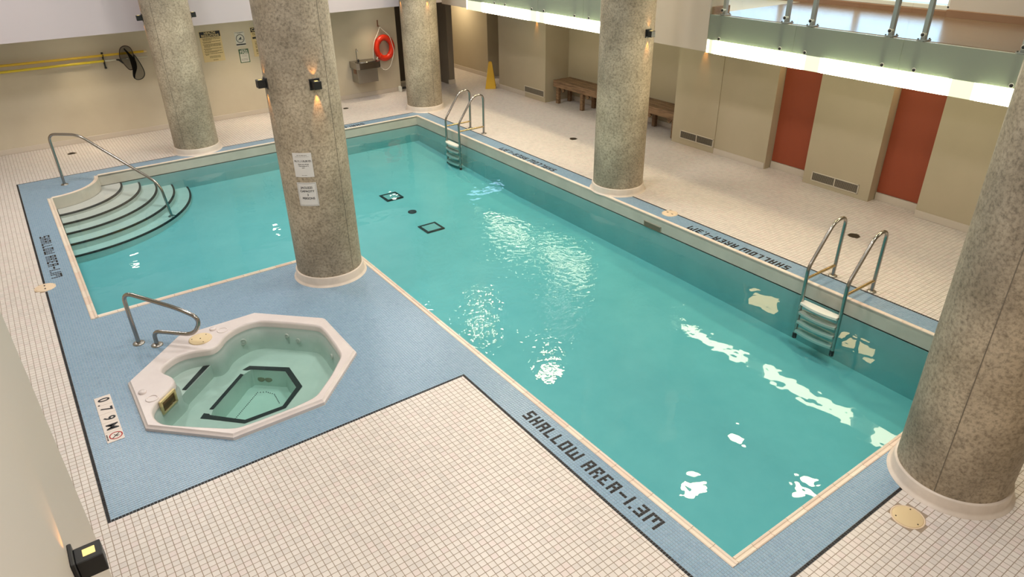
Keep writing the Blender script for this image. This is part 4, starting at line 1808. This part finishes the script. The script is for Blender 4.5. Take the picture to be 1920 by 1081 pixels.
up_loop = smooth_loop([(2.305, 11.03, 1.60), (2.345, 11.02, 1.70), (2.43, 11.01, 1.735), (2.515, 11.02, 1.69), (2.545, 11.03, 1.56), (2.54, 11.04, 1.42), (2.50, 11.05, 1.31), (2.42, 11.05, 1.28), (2.36, 11.05, 1.36), (2.30, 11.04, 1.50)])
lo_loop = smooth_loop([(2.54, 10.99, 1.56), (2.60, 10.98, 1.44), (2.645, 10.97, 1.27), (2.64, 10.97, 1.17), (2.58, 10.97, 1.105), (2.49, 10.98, 1.095), (2.44, 10.99, 1.15), (2.46, 11.0, 1.26), (2.51, 11.0, 1.38)])
for nm, lp, dep_ in (('upper_bag', up_loop, 0.07), ('lower_bag', lo_loop, -0.06)):
    mb = MB()
    c_ = np.mean(lp, axis=0)
    rg = []
    for k in range(7):
        u = k / 6
        rg.append([tuple(c_ + (np.array(p) - c_) * (1 - u) + np.array([0, dep_ * math.sin(u * math.pi / 2), 0])) for p in lp])
    mb.rings(rg[:-1] + [[tuple(c_ + (np.array(p) - c_) * 0.02 + np.array([0, dep_, 0])) for p in lp]], True)
    b_ = mb.build('mesh_bag', M['net'], nt)
    mb = MB()
    mb.tube([tuple(p) for p in lp], 0.008, 8, True)
    mb.build('rim', mat('dark_maroon', (0.035, 0.012, 0.008), 0.5) if nm == 'upper_bag' else M['black'], b_)
mb = MB()
fold = [(2.40, 10.99, 1.69), (2.46, 10.98, 1.58), (2.50, 10.97, 1.46), (2.50, 10.97, 1.33), (2.46, 10.98, 1.20), (2.45, 10.985, 1.12)]
mb.tube(fillet(fold, 0.05, 3), [0.012, 0.018, 0.022, 0.026, 0.034, 0.040, 0.046, 0.050, 0.052, 0.050, 0.048, 0.044, 0.036, 0.030, 0.024, 0.018, 0.014, 0.010][:len(fillet(fold, 0.05, 3))], 10)
mb.build('fold', net_mat('net_fold', 0.93), nt)
mb = MB()
mb.tube([(2.235, 11.09, 1.487), (2.275, 11.06, 1.485), (2.33, 11.04, 1.42)], [0.014, 0.020, 0.014], 10)
mb.build('socket', M['black'], nt)

# drinking fountain
ft = thing('drinking_fountain', 'stainless steel drinking fountain mounted on the back wall', 'drinking fountain', (7.37, 11.2, 0.4))
mb = MB()
mb.box(7.09, 7.60, 10.86, 11.197, 0.39, 0.74, 0.006)
mb.build('cabinet', M['brushed'], ft)
mb = MB()
xs0, xs1, yf = 7.05, 7.66, 10.76
poly = [(xs0, 11.197), (xs0, yf + 0.06), (xs0 + 0.06, yf), (xs1 - 0.06, yf), (xs1, yf + 0.06), (xs1, 11.197)]
mb.prism(poly, 0.72, 0.86)
nn_ = 28
cxb, cyb = (xs0 + xs1) / 2 + 0.02, 10.97
ro = [(cxb + 0.27 * math.cos(t_), cyb + 0.175 * math.sin(t_)) for t_ in np.linspace(0, 2 * math.pi, nn_, endpoint=False)]
rgs = []
for sc_, z in ((1.0, 0.862), (1.0, 0.872), (0.92, 0.872), (0.86, 0.863), (0.5, 0.861), (0.15, 0.8605)):
    rgs.append([(cxb + (p[0] - cxb) * sc_, cyb + (p[1] - cyb) * sc_, z) for p in ro])
mb.rings(rgs, True, True)
mb.build('basin', M['steel'], ft)
mb = MB()
mb.tube(fillet([(7.20, 11.08, 0.86), (7.20, 11.08, 1.13), (7.20, 11.02, 1.15), (7.20, 10.99, 1.08)], 0.05), 0.009, 8)
mb.build('gooseneck', M['steel'], ft)
mb = MB()
mb.lathe([(0.022, 0), (0.022, 0.03), (0.012, 0.045)], (7.21, 11.02, 0.865), 14)
mb.build('bubbler', M['black'], ft)
mb = MB()
mb.box(7.083, 7.092, 10.93, 11.08, 0.60, 0.70)
mb.build('label_plate', mat('brown_label', (0.22, 0.12, 0.07), 0.6), ft)

# life ring with its rope and hook
lr = thing('life_ring', 'orange red life ring with white rope hanging on the back wall', 'life ring', (7.945, 11.13, 1.08))
cxr, czr, Rr, rr = 7.945, 1.075, 0.205, 0.068
mb = MB()
mb.tube([(cxr + Rr * 0.98 * math.cos(t_), 11.117, czr + Rr * 1.15 * math.sin(t_)) for t_ in np.linspace(0, 2 * math.pi, 48, endpoint=False)], rr, 16, True)
rg_ = mb.build('ring', M['ring'], lr)
for a in (0.8, 2.35, 3.9, 5.5):
    mb = MB()
    p = np.array((cxr + Rr * 0.98 * math.cos(a), 11.117, czr + Rr * 1.15 * math.sin(a)))
    tg = norm((-math.sin(a), 0, math.cos(a)))
    q_ = norm((math.cos(a), 0, math.sin(a)))
    cpts = [tuple(p + (rr + 0.003) * (math.cos(b) * q_ + math.sin(b) * np.array([0, 1, 0]))) for b in np.linspace(0, 2 * math.pi, 16, endpoint=False)]
    mb.tube(cpts, 0.006, 6, True)
    mb.build('rope_loop', M['ring'], rg_)
mb = MB()
rp = [(7.866, 11.10, 1.56), (7.80, 11.09, 1.42), (7.715, 11.06, 1.33), (7.655, 11.05, 1.22), (7.62, 11.05, 1.05), (7.605, 11.05, 0.85), (7.68, 11.04, 0.84), (7.72, 11.04, 0.90)]
mb.tube(fillet(rp, 0.08, 4), 0.0085, 8)
rp = [(7.866, 11.10, 1.56), (7.95, 11.09, 1.47), (8.07, 11.05, 1.36), (8.12, 11.04, 1.18), (8.165, 11.05, 0.98), (8.10, 11.05, 0.80), (8.03, 11.06, 0.63), (7.90, 11.06, 0.56), (7.78, 11.06, 0.64), (7.72, 11.05, 0.80), (7.70, 11.04, 0.90)]
mb.tube(fillet(rp, 0.08, 4), 0.0085, 8)
mb.build('rope', M['rope'], lr)
hk = thing('ring_hook', 'dark wall hook above the life ring', 'hook', (7.868, 11.2, 1.62))
mb = MB()
mb.box(7.853, 7.883, 11.187, 11.2, 1.55, 1.70, 0.003)
mb.build('hook_plate', M['trimwood'], hk)
mb = MB()
mb.tube(fillet([(7.868, 11.19, 1.60), (7.868, 11.105, 1.545), (7.868, 11.09, 1.585)], 0.02), 0.007, 8)
mb.build('hook_arm', M['trimwood'], hk)

# small door stop at the end of the back wall
ds = thing('door_stop', 'small white and dark door stop on the floor below the life ring', 'door stop', (8.33, 11.28, 0))
mb = MB()
mb.box(8.24, 8.30, 11.06, 11.17, 0.0, 0.13, 0.012)
mb.build('body', M['white_plastic'], ds)
mb = MB()
mb.box(8.30, 8.44, 11.09, 11.15, 0.05, 0.10, 0.012)
mb.build('rubber_wedge', M['black'], ds)

# ------------------------------------------------------------------ right side, under the balcony
VENTS = [(10.375, 8.40, 0.185, 0.76, 'white framed floor level vent grille near the yellow wet floor sign'),
         (10.435, 3.53, 0.185, 0.79, 'white framed two-part vent grille between the bench and the first red panel'),
         (10.42, 0.716, 0.145, 0.80, 'white framed two-part vent grille between the two red panels')]
for i, (x, yc, zc, wd, lab) in enumerate(VENTS):
    t = thing('vent_grille', lab, 'vent', (x, yc, zc), 'floor level vent grilles')
    h = 0.075
    mb = MB()
    mb.box(x - 0.012, x + 0.001, yc - wd / 2, yc + wd / 2, zc + h - 0.014, zc + h, 0.002)
    mb.box(x - 0.012, x + 0.001, yc - wd / 2, yc + wd / 2, zc - h, zc - h + 0.014, 0.002)
    for yy_ in ((-wd / 2 + 0.008, wd / 2 - 0.008, 0.0) if i else (-wd / 2 + 0.008, wd / 2 - 0.008)):
        mb.box(x - 0.012, x + 0.001, yc + yy_ - 0.008, yc + yy_ + 0.008, zc - h, zc + h, 0.002)
    mb.build('frame', M['vent_frame'], t)
    mb = MB()
    mb.box(x - 0.002, x + 0.0005, yc - wd / 2 + 0.01, yc + wd / 2 - 0.01, zc - h + 0.01, zc + h - 0.01)
    mb.build('duct_back', M['duct'], t)
    mb = MB()
    k = int(wd / 0.018)
    for j in range(k):
        y = yc - wd / 2 + 0.016 + j * (wd - 0.032) / (k - 1)
        mb.obox((x - 0.006, y, zc), (0.8, 0.6, 0), (-0.6, 0.8, 0), (0, 0, 1), (0.006, 0.0018, h - 0.012))
    stuff(mb.build('slat', M['slat'], t))

# benches
bn = thing('wooden_bench', 'x', 'bench', (10.72, 6.90, 0), 'wooden benches in the alcove')
yb0, yb1 = 6.00, 7.86
for k in range(3):
    mb = MB()
    xx = 10.50 + k * 0.17
    mb.box(xx, xx + 0.16, yb0, yb1, 0.485, 0.522, 0.005)
    mb.build('plank', M['wood'], bn)
mb = MB()
mb.box(10.505, 10.54, yb0, yb1, 0.375, 0.484, 0.004)
mb.build('front_apron', M['wood'], bn)
mb = MB()
mb.box(10.96, 10.995, yb0, yb1, 0.375, 0.484, 0.004)
mb.build('back_apron', M['wood'], bn)
for y in (7.76, 6.92, 6.08):
    for x in (10.58, 10.92):
        mb = MB()
        mb.box(x - 0.036, x + 0.036, y - 0.045, y + 0.045, 0.0, 0.484, 0.004)
        mb.build('leg', M['wood'], bn)
    mb = MB()
    sg_ = 1 if y < 6.5 else -1
    mb.obox((10.60, y + sg_ * 0.11, 0.36), (0, -sg_ * 0.7, 0.7), (1, 0, 0), (0, sg_ * 0.7, 0.7), (0.10, 0.018, 0.04), 0.003)
    mb.build('brace', M['wood'], bn)
bn['label'] = 'brown wooden plank bench in the alcove, to the left of the column'
copy_tree(bn, 'brown wooden plank bench in the alcove, to the right of the column', (10.72, 5.037, 0))

# wet floor sign
wf = thing('wet_floor_sign', 'yellow folding wet floor sign standing at the corner of the right wall', 'floor sign', (10.30, 9.98, 0))
for s_ in (1, -1):
    mb = MB()
    ty = 10.03
    cx_ = 10.24
    # tapered panel leaning: built as a prism between two outlines
    d_ = np.array([0.6, 0.8])
    side = np.array([0.8, -0.6])
    def P3(u, v, off):
        lean = 0.13 * (1 - v / 0.62) * s_
        q_ = np.array([cx_, ty]) + side * u + d_ * (lean + off)
        return (q_[0], q_[1], v)
    prof = [(-0.13, 0.0), (0.13, 0.0), (0.045, 0.60), (0.03, 0.64), (-0.03, 0.64), (-0.045, 0.60)]
    vs = [P3(u, v, 0.0) for u, v in prof] + [P3(u, v, 0.012) for u, v in prof]
    n = len(prof)
    mb.add(vs, [tuple(range(n))[::-1], tuple(range(n, 2 * n))] + [(i, (i + 1) % n, n + (i + 1) % n, n + i) for i in range(n)])
    pn = mb.build('panel', M['sign_yellow'], wf)
    if s_ == 1:
        mb = MB()
        for (u0, u1, v0, v1) in ((-0.04, 0.04, 0.36, 0.40), (-0.055, 0.055, 0.29, 0.32), (-0.06, 0.06, 0.23, 0.25)):
            mb.add([P3(u0, v0, 0.014), P3(u1, v0, 0.014), P3(u1, v1, 0.014), P3(u0, v1, 0.014)], [(0, 1, 2, 3)])
        mb.build('warning_print', mat('brown_print', (0.25, 0.11, 0.01), 0.6), pn)

# ------------------------------------------------------------------ balcony railings with lit frosted glass
def gseg(ya, yb, tubes):
    """split [ya, yb] into lit / half / dim pieces; tubes are (y0, y1) spans"""
    out = []
    y = ya
    cuts = sorted(set([ya, yb] + [c for t_ in tubes for c in t_ if ya < c < yb]))
    for a, b in zip(cuts[:-1], cuts[1:]):
        m_ = (a + b) / 2
        lit = any(t0 <= m_ <= t1 for t0, t1 in tubes)
        if lit or b - a < 0.12:
            out.append((a, b, 'lit' if lit else 'half'))
        else:
            out.append((a, a + 0.045, 'half'))
            out.append((a + 0.045, b - 0.045, 'dim'))
            out.append((b - 0.045, b, 'half'))
    return out


def railing(label, panels, posts, tubes, loc):
    t = thing('glass_railing', label, 'railing', loc)
    for (a, b) in panels:
        mb = MB()
        mb.box(8.824, 8.836, a, b, 2.262, 2.600, 0.001)
        g = mb.build('frosted_panel', M['frost'], t)
        mb = MB()
        mb.box(8.824, 8.836, a, b, 2.602, 3.60, 0.001)
        mb.build('clear_panel', M['glass'], g)
        for (p, q, nm) in gseg(a, b, tubes):
            mb = MB()
            mb.box(8.822, 8.838, p, q, 2.078, 2.262)
            mb.mi[0] = 1
            mb.build('lit_band', [M[nm + '_back'], M[nm]], g)
    for y in posts:
        mb = MB()
        mb.obox((8.91, y, 3.12), (1, 0, 0), (0, 1, 0), (0, 0, 1), (0.030, 0.024, 0.51), 0.003)
        mb.box(8.842, 8.868, y - 0.03, y + 0.03, 2.27, 2.606, 0.003)
        p = mb.build('post', M['post'], t)
        mb = MB()
        mb.box(8.842, 8.99, y - 0.05, y + 0.05, 2.606, 2.616, 0.002)
        mb.build('base_plate', M['post'], p)
        for (x_, y_) in ((8.97, y - 0.035), (8.855, y + 0.035)):
            mb = MB()
            mb.lathe([(0.009, 0), (0.009, 0.012), (0.001, 0.013)], (x_, y_, 2.616), 10)
            mb.build('bolt', M['black'], p)
        for z in (2.675, 3.45, 2.292):
            mb = MB()
            mb.lathe([(0.019, 0.0), (0.019, 0.010), (0.001, 0.011)], (8.822, y - 0.02, z), 16, (-1, 0, 0))
            mb.build('standoff', M['black'], p)
            mb = MB()
            mb.lathe([(0.024, 0.0), (0.024, 0.003), (0.019, 0.004)], (8.822, y - 0.02, z), 16, (-1, 0, 0))
            mb.lathe([(0.014, 0.0), (0.014, 0.05)], (8.836, y - 0.02, z), 12, (1, 0, 0))
            mb.build('standoff_washer', M['white_plastic'], p)
    for (p, q) in tubes:
        mb = MB()
        mb.tube([(8.885, max(p, panels[-1][0]) + 0.02, 2.245), (8.885, min(q, panels[0][1]) - 0.02, 2.245)], 0.013, 10)
        mb.build('fluorescent_tube', M['tube'], t)
    mb = MB()
    mb.tube([(8.91, panels[0][1], 3.66), (8.91, panels[-1][0], 3.66)], 0.025, 12)
    mb.build('handrail', M['brushed'], t)
    return t


railing('glass balcony railing with lit frosted lower band above the red panels',
        [(0.792, 2.205), (-0.618, 0.788), (-2.028, -0.622), (-3.44, -2.032)],
        [2.015, 1.00, 0.625, -0.41, -0.79, -1.81, -2.2, -3.2],
        [(0.62, 2.06), (-1.20, 0.33), (-3.3, -1.52)], (8.83, 0.0, 2.6))
railing('glass balcony railing with lit frosted lower band above the wooden benches',
        [(7.502, 8.755), (6.257, 7.498), (4.972, 6.253), (3.735, 4.968)],
        [8.56, 7.70, 7.33, 6.46, 6.09, 5.21, 4.83, 3.95],
        [(6.52, 8.13), (4.5, 6.02), (3.74, 4.3)], (8.83, 6.2, 2.6))

for o in list(bpy.data.objects):
    if o.name.startswith('lettering') and o.users == 0:
        bpy.data.objects.remove(o)
